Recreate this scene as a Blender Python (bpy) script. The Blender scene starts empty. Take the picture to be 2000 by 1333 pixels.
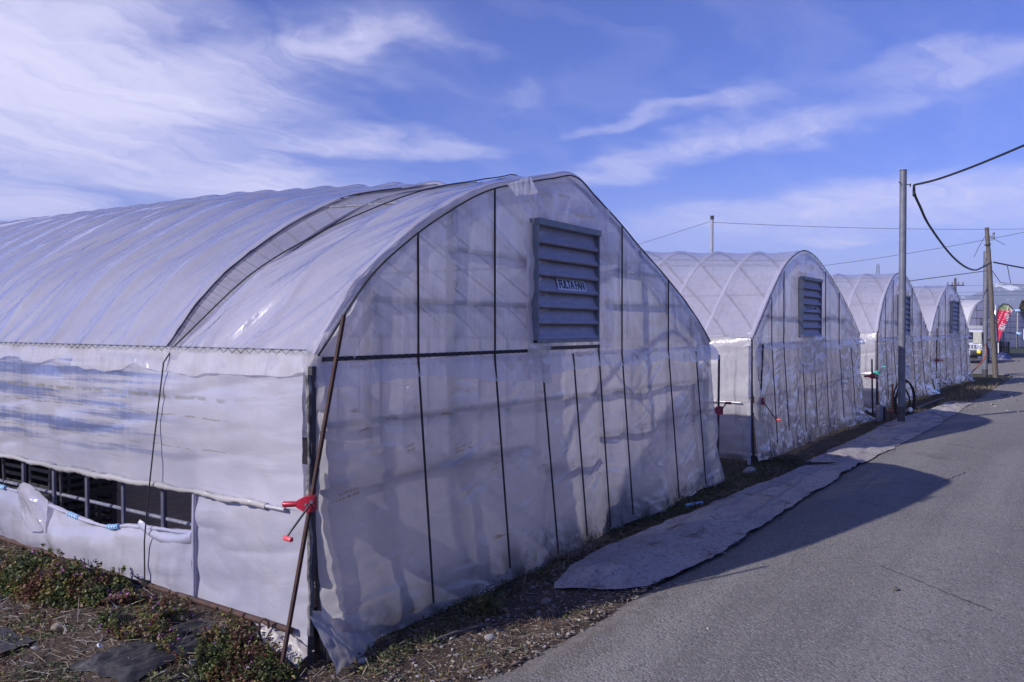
import bpy, bmesh, math, random
import numpy as np
from mathutils import Vector, Matrix
R = math.radians
PI = math.pi
rnd = random.Random(7)
S = bpy.context.scene
C = S.collection

# ------------------------------------------------------------------ camera
cam_d = bpy.data.cameras.new('camera')
cam_d.sensor_width = 36.0
cam_d.lens = 28.33
cam_d.clip_end = 9000
cam = bpy.data.objects.new('camera', cam_d)
C.objects.link(cam)
AL, PT, RO = 0.5964, -0.0168, 0.0023
_d = Vector((math.cos(AL), math.sin(AL), 0)); _r = Vector((math.sin(AL), -math.cos(AL), 0)); _u = Vector((0, 0, 1))
_d2 = _d * math.cos(PT) + _u * math.sin(PT); _u2 = -_d * math.sin(PT) + _u * math.cos(PT)
_r3 = _r * math.cos(RO) + _u2 * math.sin(RO); _u3 = -_r * math.sin(RO) + _u2 * math.cos(RO)
cam.matrix_world = Matrix(((_r3.x, _u3.x, -_d2.x, 0), (_r3.y, _u3.y, -_d2.y, 0), (_r3.z, _u3.z, -_d2.z, 1.65), (0, 0, 0, 1)))
S.camera = cam

# ------------------------------------------------------------------ world, sun, exposure
SUN_DIR = Vector((-4.46, 2.06, 2.76)).normalized()
SUN_EL = math.asin(SUN_DIR.z)
SUN_ROT = math.atan2(SUN_DIR.x, SUN_DIR.y)
W = bpy.data.worlds.new('World'); S.world = W; W.use_nodes = True
SKY_STRENGTH = 0.075
SUN_STRENGTH = 4.6
HAZE = 0.00040
EXPOSURE = 0.50
SKY_TINT = (0.56, 0.66, 1.42)
CLOUD = (8.4, 8.1, 10.3)
def build_world():
    nt = W.node_tree; N = nt.nodes; L = nt.links; N.clear()
    def n(t, **k):
        x = N.new(t)
        for a, b in k.items(): setattr(x, a, b)
        return x
    def math_(op, a, b=None, c=None, clamp=False):
        x = n('ShaderNodeMath', operation=op); x.use_clamp = clamp
        for i, v in enumerate((a, b, c)):
            if v is None: continue
            if isinstance(v, (int, float)): x.inputs[i].default_value = v
            else: L.new(v, x.inputs[i])
        return x.outputs[0]
    tc = n('ShaderNodeTexCoord'); sep = n('ShaderNodeSeparateXYZ'); L.new(tc.outputs['Generated'], sep.inputs[0])
    sky = n('ShaderNodeTexSky', sky_type='NISHITA', sun_disc=False)
    sky.sun_elevation = SUN_EL; sky.sun_rotation = SUN_ROT; sky.altitude = 100; sky.air_density = 1.0; sky.dust_density = 0.6; sky.ozone_density = 2.5
    tint = n('ShaderNodeMixRGB', blend_type='MULTIPLY'); tint.inputs[0].default_value = 1
    L.new(sky.outputs[0], tint.inputs[1]); tint.inputs[2].default_value = SKY_TINT + (1,)
    z = math_('MAXIMUM', sep.outputs[2], 0.0)
    zc = math_('ADD', z, 0.10)
    cb = n('ShaderNodeCombineXYZ'); L.new(math_('DIVIDE', sep.outputs[0], zc), cb.inputs[0]); L.new(math_('DIVIDE', sep.outputs[1], zc), cb.inputs[1])
    P = cb.outputs[0]
    # wispy distortion of the cloud plane
    nd = n('ShaderNodeTexNoise'); nd.inputs['Scale'].default_value = 2.2; nd.inputs['Detail'].default_value = 5; nd.inputs['Roughness'].default_value = .52
    L.new(P, nd.inputs['Vector'])
    sb = n('ShaderNodeVectorMath', operation='SUBTRACT'); L.new(nd.outputs['Color'], sb.inputs[0]); sb.inputs[1].default_value = (.5, .5, .5)
    sc = n('ShaderNodeVectorMath', operation='SCALE'); L.new(sb.outputs[0], sc.inputs[0]); sc.inputs['Scale'].default_value = 0.75
    ad = n('ShaderNodeVectorMath', operation='ADD'); L.new(P, ad.inputs[0]); L.new(sc.outputs[0], ad.inputs[1])
    PD = ad.outputs[0]
    ells = [(0.90, 2.24, -0.765, 0.40, 0.48, 0.85), (1.22, 2.74, -0.935, 0.58, 0.46, 1.1), (1.56, 3.35, -0.853, 0.45, 0.36, 0.5), (2.27, 2.95, -1.462, 0.42, 0.60, 0.8),
            (1.54, 1.77, -1.471, 0.40, 0.20, 0.38), (1.61, 1.51, -0.813, 0.2, 0.08, 0.30), (2.14, 2.21, -1.038, 0.3, 0.16, 0.5), (2.42, 1.94, -1.549, 0.2, 0.15, 0.4),
            (2.94, 1.18, -1.774, 0.8, 0.17, 0.42), (2.49, 1.23, -1.547, 0.24, 0.07, 0.26), (2.55, 0.9, -1.717, 0.2, 0.1, 0.25), (2.16, 1.39, -1.446, 0.1, 0.06, 0.12),
            (2.58, 0.19, -1.547, 0.35, 0.12, 0.3), (4.3, 0.79, -1.453, 1.3, 0.5, 0.32), (3.96, 0.59, -1.596, 0.9, 0.3, 0.30), (4.85, 1.08, -1.37, 0.25, 0.17, 0.42),
            (1.8, 4.07, -0.832, 0.5, 0.36, 0.7), (1.59, 2.28, 0.089, 0.35, 0.36, 0.45)]
    tot = None
    for (x, y, a, lx, ly, s) in ells:
        m = n('ShaderNodeMapping', vector_type='TEXTURE'); m.inputs['Location'].default_value = (x, y, 0); m.inputs['Rotation'].default_value = (0, 0, a); m.inputs['Scale'].default_value = (lx, ly, 1)
        L.new(PD, m.inputs['Vector'])
        ln = n('ShaderNodeVectorMath', operation='LENGTH'); L.new(m.outputs[0], ln.inputs[0])
        mr = n('ShaderNodeMapRange', interpolation_type='SMOOTHERSTEP'); L.new(ln.outputs['Value'], mr.inputs[0])
        mr.inputs[1].default_value = 1.7; mr.inputs[2].default_value = 0.0; mr.inputs[3].default_value = 0; mr.inputs[4].default_value = s * 1.15
        tot = mr.outputs[0] if tot is None else math_('ADD', tot, mr.outputs[0])
    # fine fibres
    m = n('ShaderNodeMapping'); m.inputs['Rotation'].default_value = (0, 0, 1.62); m.inputs['Scale'].default_value = (1.1, 5.5, 1); L.new(PD, m.inputs['Vector'])
    f1 = n('ShaderNodeTexNoise'); f1.inputs['Scale'].default_value = 2.0; f1.inputs['Detail'].default_value = 9; f1.inputs['Roughness'].default_value = .62; f1.inputs['Distortion'].default_value = .25
    L.new(m.outputs[0], f1.inputs['Vector'])
    fib = n('ShaderNodeMapRange'); L.new(f1.outputs[0], fib.inputs[0]); fib.inputs[1].default_value = .25; fib.inputs[2].default_value = .75; fib.inputs[3].default_value = .42; fib.inputs[4].default_value = 1.40
    dens = math_('MULTIPLY', tot, fib.outputs[0])
    # thin veil everywhere
    v1 = n('ShaderNodeTexNoise'); v1.inputs['Scale'].default_value = .8; v1.inputs['Detail'].default_value = 8; v1.inputs['Roughness'].default_value = .6; L.new(m.outputs[0], v1.inputs['Vector'])
    veil = n('ShaderNodeMapRange'); L.new(v1.outputs[0], veil.inputs[0]); veil.inputs[1].default_value = .45; veil.inputs[2].default_value = .85; veil.inputs[3].default_value = 0; veil.inputs[4].default_value = .14
    # low clouds thicken towards the horizon
    hz = n('ShaderNodeMapRange', interpolation_type='SMOOTHSTEP'); L.new(z, hz.inputs[0]); hz.inputs[1].default_value = .20; hz.inputs[2].default_value = 0; hz.inputs[3].default_value = 0; hz.inputs[4].default_value = .30
    dens = math_('ADD', dens, veil.outputs[0]); dens = math_('ADD', dens, hz.outputs[0])
    dens = math_('MULTIPLY', math_('TANH', math_('MULTIPLY', dens, 1.15)), 0.97)
    mx = n('ShaderNodeMixRGB'); L.new(dens, mx.inputs[0]); L.new(tint.outputs[0], mx.inputs[1]); mx.inputs[2].default_value = CLOUD + (1,)
    bg = n('ShaderNodeBackground'); L.new(mx.outputs[0], bg.inputs[0]); bg.inputs[1].default_value = SKY_STRENGTH
    out = n('ShaderNodeOutputWorld'); L.new(bg.outputs[0], out.inputs[0])
build_world()
sd = bpy.data.lights.new('sun', 'SUN'); sd.energy = SUN_STRENGTH; sd.angle = R(0.53); sd.color = (1.0, 0.945, 0.88)
sun = bpy.data.objects.new('sun', sd); C.objects.link(sun)
sun.rotation_euler = SUN_DIR.to_track_quat('Z', 'Y').to_euler(); sun.location = SUN_DIR * 60
S.view_settings.view_transform = 'Standard'; S.view_settings.look = 'None'; S.view_settings.gamma = 1.0; S.view_settings.use_curve_mapping = False
S.view_settings.exposure = EXPOSURE
S.render.engine = 'CYCLES'
S.cycles.max_bounces = 10; S.cycles.transparent_max_bounces = 24; S.cycles.transmission_bounces = 8; S.cycles.diffuse_bounces = 4; S.cycles.glossy_bounces = 3
S.cycles.use_denoising = True; S.cycles.caustics_reflective = False; S.cycles.caustics_refractive = False; S.cycles.sample_clamp_indirect = 6

# ------------------------------------------------------------------ numpy noise
def _h(ix, iy, s):
    v = (ix.astype(np.int64) * 374761393 + iy.astype(np.int64) * 668265263 + int(s) * 974634777) & 0xffffffff
    v = ((v ^ (v >> 13)) * 1274126177) & 0xffffffff
    v = ((v ^ (v >> 16)) * 2246822519) & 0xffffffff
    return ((v ^ (v >> 15)) & 0xffffff) / float(0xffffff)
def vn(x, y, s=0):
    x = np.asarray(x, float); y = np.asarray(y, float); x, y = np.broadcast_arrays(x, y)
    ix = np.floor(x); iy = np.floor(y); fx = x - ix; fy = y - iy
    fx = fx * fx * fx * (fx * (fx * 6 - 15) + 10); fy = fy * fy * fy * (fy * (fy * 6 - 15) + 10)
    a = _h(ix, iy, s); b = _h(ix + 1, iy, s); c = _h(ix, iy + 1, s); d = _h(ix + 1, iy + 1, s)
    return (a * (1 - fx) + b * fx) * (1 - fy) + (c * (1 - fx) + d * fx) * fy - .5
def fbm(x, y, s=0, o=4, g=.5):
    t = 0; a = 1
    for i in range(o):
        t = t + a * vn(np.asarray(x) * 2 ** i, np.asarray(y) * 2 ** i, s + i * 17); a *= g
    return t
def ridge(x, y, s=0):                       # crease-like folds
    return .5 - np.abs(vn(x, y, s)) * 2
def sstep(a, b, x):
    t = np.clip((np.asarray(x, float) - a) / (b - a), 0, 1); return t * t * (3 - 2 * t)

# ------------------------------------------------------------------ mesh helpers
class MB:
    def __init__(self): self.v = []; self.f = []; self.m = []
    def add(self, vs, fs, mi=0):
        o = len(self.v); self.v.extend([tuple(p) for p in vs]); self.f.extend([tuple(i + o for i in f) for f in fs]); self.m.extend([mi] * len(fs)); return self
    def box(self, c, s, rot=None, mi=0):
        x, y, z = s[0] / 2, s[1] / 2, s[2] / 2
        vs = [Vector(p) for p in ((-x, -y, -z), (x, -y, -z), (x, y, -z), (-x, y, -z), (-x, -y, z), (x, -y, z), (x, y, z), (-x, y, z))]
        if rot is not None: vs = [rot @ p for p in vs]
        vs = [p + Vector(c) for p in vs]
        return self.add(vs, [(0, 3, 2, 1), (4, 5, 6, 7), (0, 1, 5, 4), (1, 2, 6, 5), (2, 3, 7, 6), (3, 0, 4, 7)], mi)
    def bbox(self, c, s, b=.01, rot=None, mi=0):        # box with chamfered edges
        bm = bmesh.new(); bmesh.ops.create_cube(bm, size=1)
        for v in bm.verts: v.co = Vector((v.co.x * s[0], v.co.y * s[1], v.co.z * s[2]))
        bmesh.ops.bevel(bm, geom=bm.edges[:], offset=b, segments=2, affect='EDGES', profile=.5)
        bm.verts.index_update()
        vs = [(rot @ v.co if rot is not None else v.co) + Vector(c) for v in bm.verts]; fs = [[v.index for v in f.verts] for f in bm.faces]
        bm.free(); return self.add(vs, fs, mi)
    def tube(self, path, r, n=8, cap=True, mi=0, closed=False):
        path = [Vector(p) for p in path]; k = len(path)
        rs = r if hasattr(r, '__len__') else [r] * k
        vs = []; up = None
        for i, p in enumerate(path):
            if closed: t = path[(i + 1) % k] - path[i - 1]
            else: t = path[min(i + 1, k - 1)] - path[max(i - 1, 0)]
            t.normalize()
            if up is None: up = Vector((0, 0, 1)) if abs(t.z) < .9 else Vector((1, 0, 0))
            a = up - t * up.dot(t)
            if a.length < 1e-5: a = t.orthogonal()
            a.normalize(); up = a; b = t.cross(a)
            for j in range(n):
                th = 2 * PI * j / n; vs.append(p + (a * math.cos(th) + b * math.sin(th)) * rs[i])
        fs = []
        for i in range(k if closed else k - 1):
            i2 = (i + 1) % k
            for j in range(n): fs.append((i * n + j, i * n + (j + 1) % n, i2 * n + (j + 1) % n, i2 * n + j))
        if cap and not closed: fs.append(tuple(range(n - 1, -1, -1))); fs.append(tuple((k - 1) * n + j for j in range(n)))
        return self.add(vs, fs, mi)
    def mesh(self, name, mats, smooth=False):
        me = bpy.data.meshes.new(name); me.from_pydata(self.v, [], self.f)
        for m in (mats if isinstance(mats, (list, tuple)) else [mats]): me.materials.append(m)
        if len(set(self.m)) > 1: me.polygons.foreach_set('material_index', self.m)
        if smooth:
            me.polygons.foreach_set('use_smooth', [True] * len(me.polygons))
            try: me.set_sharp_from_angle(angle=R(42))
            except Exception: pass
        me.update(); return me
def link(name, me, parent=None):
    o = bpy.data.objects.new(name, me); C.objects.link(o)
    if parent is not None: o.parent = parent
    return o
def part(name, mb, mat, parent=None, smooth=True): return link(name, mb.mesh(name, mat, smooth), parent)
def grid(name, X, Y, Z, mat, parent=None, mask=None, smooth=True):
    a, b = X.shape
    idx = np.arange(a * b).reshape(a, b)
    q = np.stack([idx[:-1, :-1], idx[1:, :-1], idx[1:, 1:], idx[:-1, 1:]], -1).reshape(-1, 4)
    if mask is not None:
        mk = (mask[:-1, :-1] & mask[1:, :-1] & mask[1:, 1:] & mask[:-1, 1:]).reshape(-1); q = q[mk]
    v = np.stack([X, Y, Z], -1).reshape(-1, 3)
    used = np.unique(q); mp = np.full(a * b, -1); mp[used] = np.arange(len(used)); v = v[used]; q = mp[q]
    me = bpy.data.meshes.new(name); me.vertices.add(len(v)); me.vertices.foreach_set('co', v.astype(np.float32).ravel())
    me.loops.add(q.size); me.loops.foreach_set('vertex_index', q.astype(np.int32).ravel())
    me.polygons.add(len(q)); me.polygons.foreach_set('loop_start', np.arange(0, q.size, 4, dtype=np.int32))
    try: me.polygons.foreach_set('loop_total', np.full(len(q), 4, dtype=np.int32))
    except Exception: pass
    me.update(calc_edges=True); me.validate()
    me.materials.append(mat)
    if smooth: me.polygons.foreach_set('use_smooth', [True] * len(me.polygons))
    return link(name, me, parent)
def quads(name, V, mats, mi=None, parent=None, k=4):     # V: (n,k,3)
    n = len(V); me = bpy.data.meshes.new(name); me.vertices.add(n * k); me.vertices.foreach_set('co', np.asarray(V, np.float32).ravel())
    me.loops.add(n * k); me.loops.foreach_set('vertex_index', np.arange(n * k, dtype=np.int32))
    me.polygons.add(n); me.polygons.foreach_set('loop_start', np.arange(0, n * k, k, dtype=np.int32))
    try: me.polygons.foreach_set('loop_total', np.full(n, k, dtype=np.int32))
    except Exception: pass
    for m in mats: me.materials.append(m)
    if mi is not None: me.polygons.foreach_set('material_index', np.asarray(mi, np.int32))
    me.update(calc_edges=True); return link(name, me, parent)
def tag(o, label, cat=None, group=None, kind=None):
    o['label'] = label
    if cat: o['category'] = cat
    if group: o['group'] = group
    if kind: o['kind'] = kind
    return o
def thing(name, label, cat, loc=(0, 0, 0), rz=0, group=None):
    o = bpy.data.objects.new(name, None); C.objects.link(o); o.location = loc; o.rotation_euler = (0, 0, rz); o.empty_display_size = .2
    return tag(o, label, cat, group)
def struct(o, label=None):
    o['kind'] = 'structure'
    if label: o['label'] = label
    return o

# ------------------------------------------------------------------ materials
class NT:
    def __init__(self, name):
        self.m = bpy.data.materials.new(name); self.m.use_nodes = True; self.t = self.m.node_tree; self.t.nodes.clear()
        self.out = self.n('ShaderNodeOutputMaterial')
    def n(self, t, **k):
        x = self.t.nodes.new(t)
        for a, b in k.items(): setattr(x, a, b)
        return x
    def put(self, sock, v):
        if isinstance(v, bpy.types.NodeSocket): self.t.links.new(v, sock)
        elif isinstance(v, tuple) and len(v) == 3 and sock.type == 'RGBA': sock.default_value = v + (1,)
        else: sock.default_value = v
    def obj(self): return self.n('ShaderNodeTexCoord').outputs['Object']
    def geo(self): return self.n('ShaderNodeNewGeometry').outputs['Position']
    def map(self, v, scale=(1, 1, 1), rot=(0, 0, 0), loc=(0, 0, 0)):
        m = self.n('ShaderNodeMapping'); self.put(m.inputs[0], v); m.inputs['Scale'].default_value = scale; m.inputs['Rotation'].default_value = rot; m.inputs['Location'].default_value = loc; return m.outputs[0]
    def noise(self, v, s, d=3, r=.5, dist=0):
        x = self.n('ShaderNodeTexNoise'); self.put(x.inputs['Vector'], v); x.inputs['Scale'].default_value = s; x.inputs['Detail'].default_value = d; x.inputs['Roughness'].default_value = r; x.inputs['Distortion'].default_value = dist; return x.outputs[0]
    def voro(self, v, s, feat='F1', out='Distance'):
        x = self.n('ShaderNodeTexVoronoi', feature=feat); self.put(x.inputs['Vector'], v); x.inputs['Scale'].default_value = s; return x.outputs[out]
    def mr(self, v, a, b, c=0., d=1.):
        x = self.n('ShaderNodeMapRange'); x.interpolation_type = 'SMOOTHSTEP'; self.put(x.inputs[0], v); x.inputs[1].default_value = a; x.inputs[2].default_value = b; x.inputs[3].default_value = c; x.inputs[4].default_value = d; return x.outputs[0]
    def math(self, op, a, b=0.):
        x = self.n('ShaderNodeMath', operation=op); self.put(x.inputs[0], a); self.put(x.inputs[1], b); return x.outputs[0]
    def mix(self, f, a, b, bt='MIX'):
        x = self.n('ShaderNodeMixRGB', blend_type=bt); self.put(x.inputs[0], f); self.put(x.inputs[1], a); self.put(x.inputs[2], b); return x.outputs[0]
    def bump(self, h, s=.3, d=.01):
        x = self.n('ShaderNodeBump'); self.put(x.inputs['Height'], h); x.inputs['Strength'].default_value = s; x.inputs['Distance'].default_value = d; return x.outputs[0]
    def bsdf(self, col, rough=.6, metal=0., nrm=None, spec=.5):
        b = self.n('ShaderNodeBsdfPrincipled'); self.put(b.inputs['Base Color'], col); self.put(b.inputs['Roughness'], rough); self.put(b.inputs['Metallic'], metal); b.inputs['Specular IOR Level'].default_value = spec
        if nrm is not None: self.t.links.new(nrm, b.inputs['Normal'])
        self.t.links.new(b.outputs[0], self.out.inputs[0]); return self.m
def worn(name, c1, c2, scale=30, rough=.55, metal=0., c3=None, t3=.62, stretch=(1, 1, 1), bump=.2, spec=.5):
    t = NT(name); v = t.map(t.obj(), stretch)
    a = t.noise(v, scale, 5, .6); col = t.mix(t.mr(a, .35, .65), c1, c2)
    if c3: col = t.mix(t.mr(t.noise(v, scale * .35, 6, .65), t3, t3 + .08), col, c3)
    return t.bsdf(col, rough, metal, t.bump(t.noise(v, scale * 3, 4), bump, .004), spec)
def text_mesh(name, cu, parent, loc, rot, scale=(1, 1, 1)):
    o = bpy.data.objects.new(name, cu); C.objects.link(o); bpy.context.view_layer.update()
    me = bpy.data.meshes.new_from_object(o.evaluated_get(bpy.context.evaluated_depsgraph_get())); bpy.data.objects.remove(o)
    if not me.materials: me.materials.append(cu.materials[0])
    o = link(name, me, parent); o.location = loc; o.rotation_euler = rot; o.scale = scale; return o
M = {}
M['steel'] = worn('galvanised_steel', (.10, .105, .15), (.16, .165, .21), 25, .45, .2, (.16, .09, .06), .66)
M['steel_dark'] = worn('dark_steel', (.035, .033, .045), (.06, .055, .065), 25, .5, .3, (.14, .07, .04), .6)
M['hoop'] = worn('dull_hoop_pipe', (.075, .078, .125), (.11, .115, .165), 25, .5)
M['hoop2'] = worn('pale_hoop_pipe', (.34, .35, .44), (.42, .43, .52), 25, .5)
M['post'] = worn('old_wood_post', (.030, .022, .018), (.055, .038, .030), 18, .8)
M['pipe_light'] = worn('pale_pipe', (.26, .26, .30), (.36, .36, .40), 20, .45, .2)
M['rust'] = worn('rusty_pipe', (.032, .015, .014), (.062, .026, .021), 22, .75, .1, (.05, .028, .025), .55)
M['rust_orange'] = worn('orange_rust', (.24, .085, .03), (.16, .06, .03), 22, .75, .1)
M['black'] = worn('black_plastic', (.010, .010, .013), (.018, .018, .022), 20, .5)
M['rope'] = worn('black_band', (.012, .012, .016), (.022, .02, .026), 80, .6)
M['red'] = worn('red_plastic', (.32, .009, .03), (.25, .009, .025), 18, .38, 0, (.20, .03, .03), .68)
M['pink'] = worn('faded_red_plastic', (.58, .085, .11), (.50, .06, .08), 30, .45)
M['redorange'] = worn('orange_red_plastic', (.62, .08, .04), (.52, .06, .03), 30, .45)
M['teal'] = worn('teal_plastic', (.02, .36, .30), (.03, .28, .25), 30, .4)
M['bluetape'] = worn('blue_plastic', (.20, .36, .60), (.27, .43, .66), 30, .45)
M['wood'] = worn('weathered_wood', (.075, .062, .058), (.13, .11, .10), 14, .85, 0, (.05, .04, .036), .56, (6, 6, .5), .6)
M['pole'] = worn('grey_pole_paint', (.105, .11, .15), (.14, .145, .185), 8, .45, .1)
M['pole_dark'] = worn('dark_pole_sleeve', (.030, .030, .042), (.045, .045, .06), 12, .55)
M['white_paint'] = worn('white_paint', (.66, .66, .69), (.74, .74, .77), 10, .3)
M['grey_box'] = worn('grey_box_paint', (.30, .30, .28), (.36, .36, .34), 14, .5)
M['fan'] = worn('louvre_aluminium', (.30, .295, .38), (.37, .365, .45), 9, .5, .08, (.46, .46, .53), .66, (1, 1, 4))
M['fan_frame'] = worn('louvre_frame', (.17, .205, .25), (.23, .26, .30), 12, .5, .2, (.12, .09, .08), .66)
M['fan_lip'] = worn('louvre_lip', (.075, .058, .062), (.11, .085, .085), 40, .7)
M['sign'] = worn('pale_label', (.52, .58, .76), (.62, .68, .84), 60, .6)
M['ink'] = worn('label_ink', (.012, .012, .022), (.02, .02, .035), 60, .6)
M['rubber'] = worn('tyre_rubber', (.010, .010, .011), (.018, .018, .018), 40, .8)
M['chrome'] = worn('polished_duct', (.42, .42, .46), (.50, .50, .54), 10, .22, .85)
M['conc'] = worn('pale_concrete', (.26, .25, .25), (.34, .33, .33), 20, .85, 0, (.15, .14, .13), .6)
M['stone'] = worn('grey_stone', (.20, .19, .20), (.31, .30, .30), 30, .85, 0, (.10, .10, .10), .6, (1, 1, 1), .5)
M['stone_b0'] = worn('dirty_concrete', (.13, .12, .115), (.20, .185, .18), 20, .9)
M['tarp'] = worn('blue_tarp', (.015, .02, .09), (.02, .03, .13), 10, .5)
M['glass_dark'] = worn('windscreen', (.015, .018, .024), (.03, .035, .045), 4, .08)
M['glass_light'] = worn('headlamp', (.40, .42, .50), (.62, .64, .70), 50, .12, .3)
M['yellow'] = worn('yellow_lamp', (.75, .50, .02), (.85, .62, .05), 30, .25)
M['car'] = worn('silver_car_paint', (.46, .48, .58), (.50, .52, .62), 6, .25, .25)
M['orange_hose'] = worn('orange_hose', (.28, .075, .035), (.22, .055, .03), 20, .5)
M['scrap'] = worn('white_plastic_scrap', (.52, .50, .55), (.64, .62, .66), 25, .45, 0, (.28, .25, .23), .62)
M['straw'] = worn('dead_straw', (.24, .195, .14), (.34, .29, .23), 8, .9)
M['straw2'] = worn('dead_brown_stem', (.12, .075, .05), (.17, .11, .075), 8, .9)
M['roof_dark'] = worn('dark_roof', (.055, .05, .05), (.08, .07, .07), 6, .8)
M['fl_purple'] = worn('purple_petal', (.26, .07, .30), (.36, .13, .40), 50, .6)
M['fl_white'] = worn('pale_petal', (.55, .52, .56), (.48, .46, .48), 50, .7)
def leaf(name, c, tr=.25):
    t = NT(name); v = t.geo(); col = t.mix(t.mr(t.noise(v, 9, 4, .6), .3, .7), tuple(x * .7 for x in c), tuple(min(1, x * 1.35) for x in c))
    d = t.n('ShaderNodeBsdfPrincipled'); t.put(d.inputs['Base Color'], col); d.inputs['Roughness'].default_value = .6
    tl = t.n('ShaderNodeBsdfTranslucent'); t.put(tl.inputs['Color'], col)
    mx = t.n('ShaderNodeMixShader'); mx.inputs[0].default_value = tr; t.t.links.new(d.outputs[0], mx.inputs[1]); t.t.links.new(tl.outputs[0], mx.inputs[2]); t.t.links.new(mx.outputs[0], t.out.inputs[0]); return t.m
M['leaf_g'] = leaf('weed_leaf_green', (.062, .088, .024))
M['leaf_y'] = leaf('weed_leaf_yellow', (.15, .13, .032))
M['leaf_r'] = leaf('weed_leaf_red', (.125, .055, .036))
M['leaf_d'] = leaf('weed_leaf_dark', (.035, .052, .020))
M['grass_b'] = leaf('short_grass', (.05, .06, .022))
M['conifer'] = leaf('reddish_conifer', (.055, .03, .028), .1)

def film(name, base=(.60, .58, .72), base2=None, transp=.22, rough=.22, gloss=.55, trl=.5, crinkle=1.0, kind='plain', fold=(1, 1, 1), frot=0.):
    """plastic greenhouse film: diffuse + translucent + see-through + sheen"""
    t = NT(name); v = t.obj()
    b2 = base2 or tuple(x * .88 for x in base)
    big = t.noise(v, 1.6, 4, .55); fine = t.noise(v, 14, 5, .6)
    col = t.mix(t.mr(big, .3, .7), base, b2)
    col = t.mix(t.mr(t.noise(v, 38, 5, .7), .62, .76, 0, .22), col, tuple(x * .62 for x in base))
    fac = t.mr(fine, .3, .75, transp * .90, transp * 1.08)
    if kind in ('front', 'crumpled'):
        sep = t.n('ShaderNodeSeparateXYZ'); t.put(sep.inputs[0], v)
        # green-grey grime along the foot of the film
        low = t.mr(t.math('ADD', sep.outputs[2], t.math('MULTIPLY', t.noise(v, 2.3, 4, .6), .55)), .60, .26)
        grime = t.math('MULTIPLY', low, t.mr(t.noise(v, 5, 5, .65), .42, .60, 0, .72))
        col = t.mix(grime, col, (.050, .070, .066))
        # rusty yellow smears
        sm = t.map(v, (5, 1, 22), (0, R(-14), 0)); s = t.mr(t.noise(sm, 1.0, 4, .6), .58, .68)
        s = t.math('MULTIPLY', s, t.mr(t.noise(v, 2.1, 2), .55, .64, 0, .8)); s = t.math('MULTIPLY', s, t.mr(sep.outputs[2], 1.35, 1.15))
        col = t.mix(s, col, (.36, .25, .11)); fac = t.math('MULTIPLY', fac, t.math('SUBTRACT', 1., s))
        if kind == 'crumpled':
            st = t.mr(t.noise(t.map(v, (9, 9, 1.2)), 1.0, 5, .65), .56, .70, 0, .5); col = t.mix(st, col, (.27, .25, .28))
    if kind == 'curtain':
        sep = t.n('ShaderNodeSeparateXYZ'); t.put(sep.inputs[0], v)
        streak = t.noise(t.map(v, (.2, .55, 15)), 1.0, 5, .62); vert = t.noise(t.map(v, (1, 26, .5)), 1.0, 3, .5)
        cl = t.mr(t.math('ADD', streak, t.math('MULTIPLY', t.math('SUBTRACT', vert, .5), .12)), .44, .60)
        cl = t.math('MULTIPLY', cl, t.mr(sep.outputs[1], .75, 1.7)); cl = t.math('MULTIPLY', t.math('MULTIPLY', cl, t.mr(sep.outputs[2], .82, .98)), .95)
        col = t.mix(cl, col, (.21, .27, .54)); fac = t.math('ADD', fac, t.math('MULTIPLY', cl, .14))
        for zz, wd in ((1.262, .016), (1.16, .006), (.985, .005)):
            ln = t.math('ABSOLUTE', t.math('SUBTRACT', t.math('ADD', sep.outputs[2], t.math('MULTIPLY', t.noise(v, 5, 3), .03)), zz + .015))
            ln = t.math('MULTIPLY', t.mr(ln, wd, wd * .3), t.mr(t.noise(v, 12, 4, .6), .42, .55, 0, .75)); ln = t.math('MULTIPLY', ln, t.mr(sep.outputs[1], .45, .7))
            col = t.mix(ln, col, (.30, .28, .22)); fac = t.math('MULTIPLY', fac, t.math('SUBTRACT', 1., ln))
    fv = t.map(v, fold, (0, R(frot), 0))
    h = t.math('ADD', t.math('MULTIPLY', t.noise(fv, 2.6, 4, .5, .8), 1.0), t.math('MULTIPLY', t.noise(t.map(v, tuple(x ** .6 for x in fold)), 11, 4, .55, .5), .16))
    nrm = t.bump(h, .55 * crinkle, .03)
    d = t.n('ShaderNodeBsdfDiffuse'); t.put(d.inputs[0], col); t.t.links.new(nrm, d.inputs['Normal'])
    tl = t.n('ShaderNodeBsdfTranslucent'); t.put(tl.inputs[0], col); t.t.links.new(nrm, tl.inputs['Normal'])
    m1 = t.n('ShaderNodeMixShader'); m1.inputs[0].default_value = trl; t.t.links.new(d.outputs[0], m1.inputs[1]); t.t.links.new(tl.outputs[0], m1.inputs[2])
    tr = t.n('ShaderNodeBsdfTransparent'); tr.inputs[0].default_value = (.93, .93, .97, 1)
    m2 = t.n('ShaderNodeMixShader'); t.put(m2.inputs[0], fac); t.t.links.new(m1.outputs[0], m2.inputs[1]); t.t.links.new(tr.outputs[0], m2.inputs[2])
    g = t.n('ShaderNodeBsdfGlossy'); g.inputs['Roughness'].default_value = rough; g.inputs[0].default_value = (.95, .95, 1, 1); t.t.links.new(nrm, g.inputs['Normal'])
    lw = t.n('ShaderNodeLayerWeight'); t.t.links.new(nrm, lw.inputs['Normal'])
    fr = t.math('ADD', t.math('MULTIPLY', t.math('POWER', lw.outputs['Facing'], 4.0), .75), .045)
    m3 = t.n('ShaderNodeMixShader'); t.put(m3.inputs[0], t.math('MULTIPLY', fr, gloss)); t.t.links.new(m2.outputs[0], m3.inputs[1]); t.t.links.new(g.outputs[0], m3.inputs[2])
    t.t.links.new(m3.outputs[0], t.out.inputs[0]); return t.m
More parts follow.
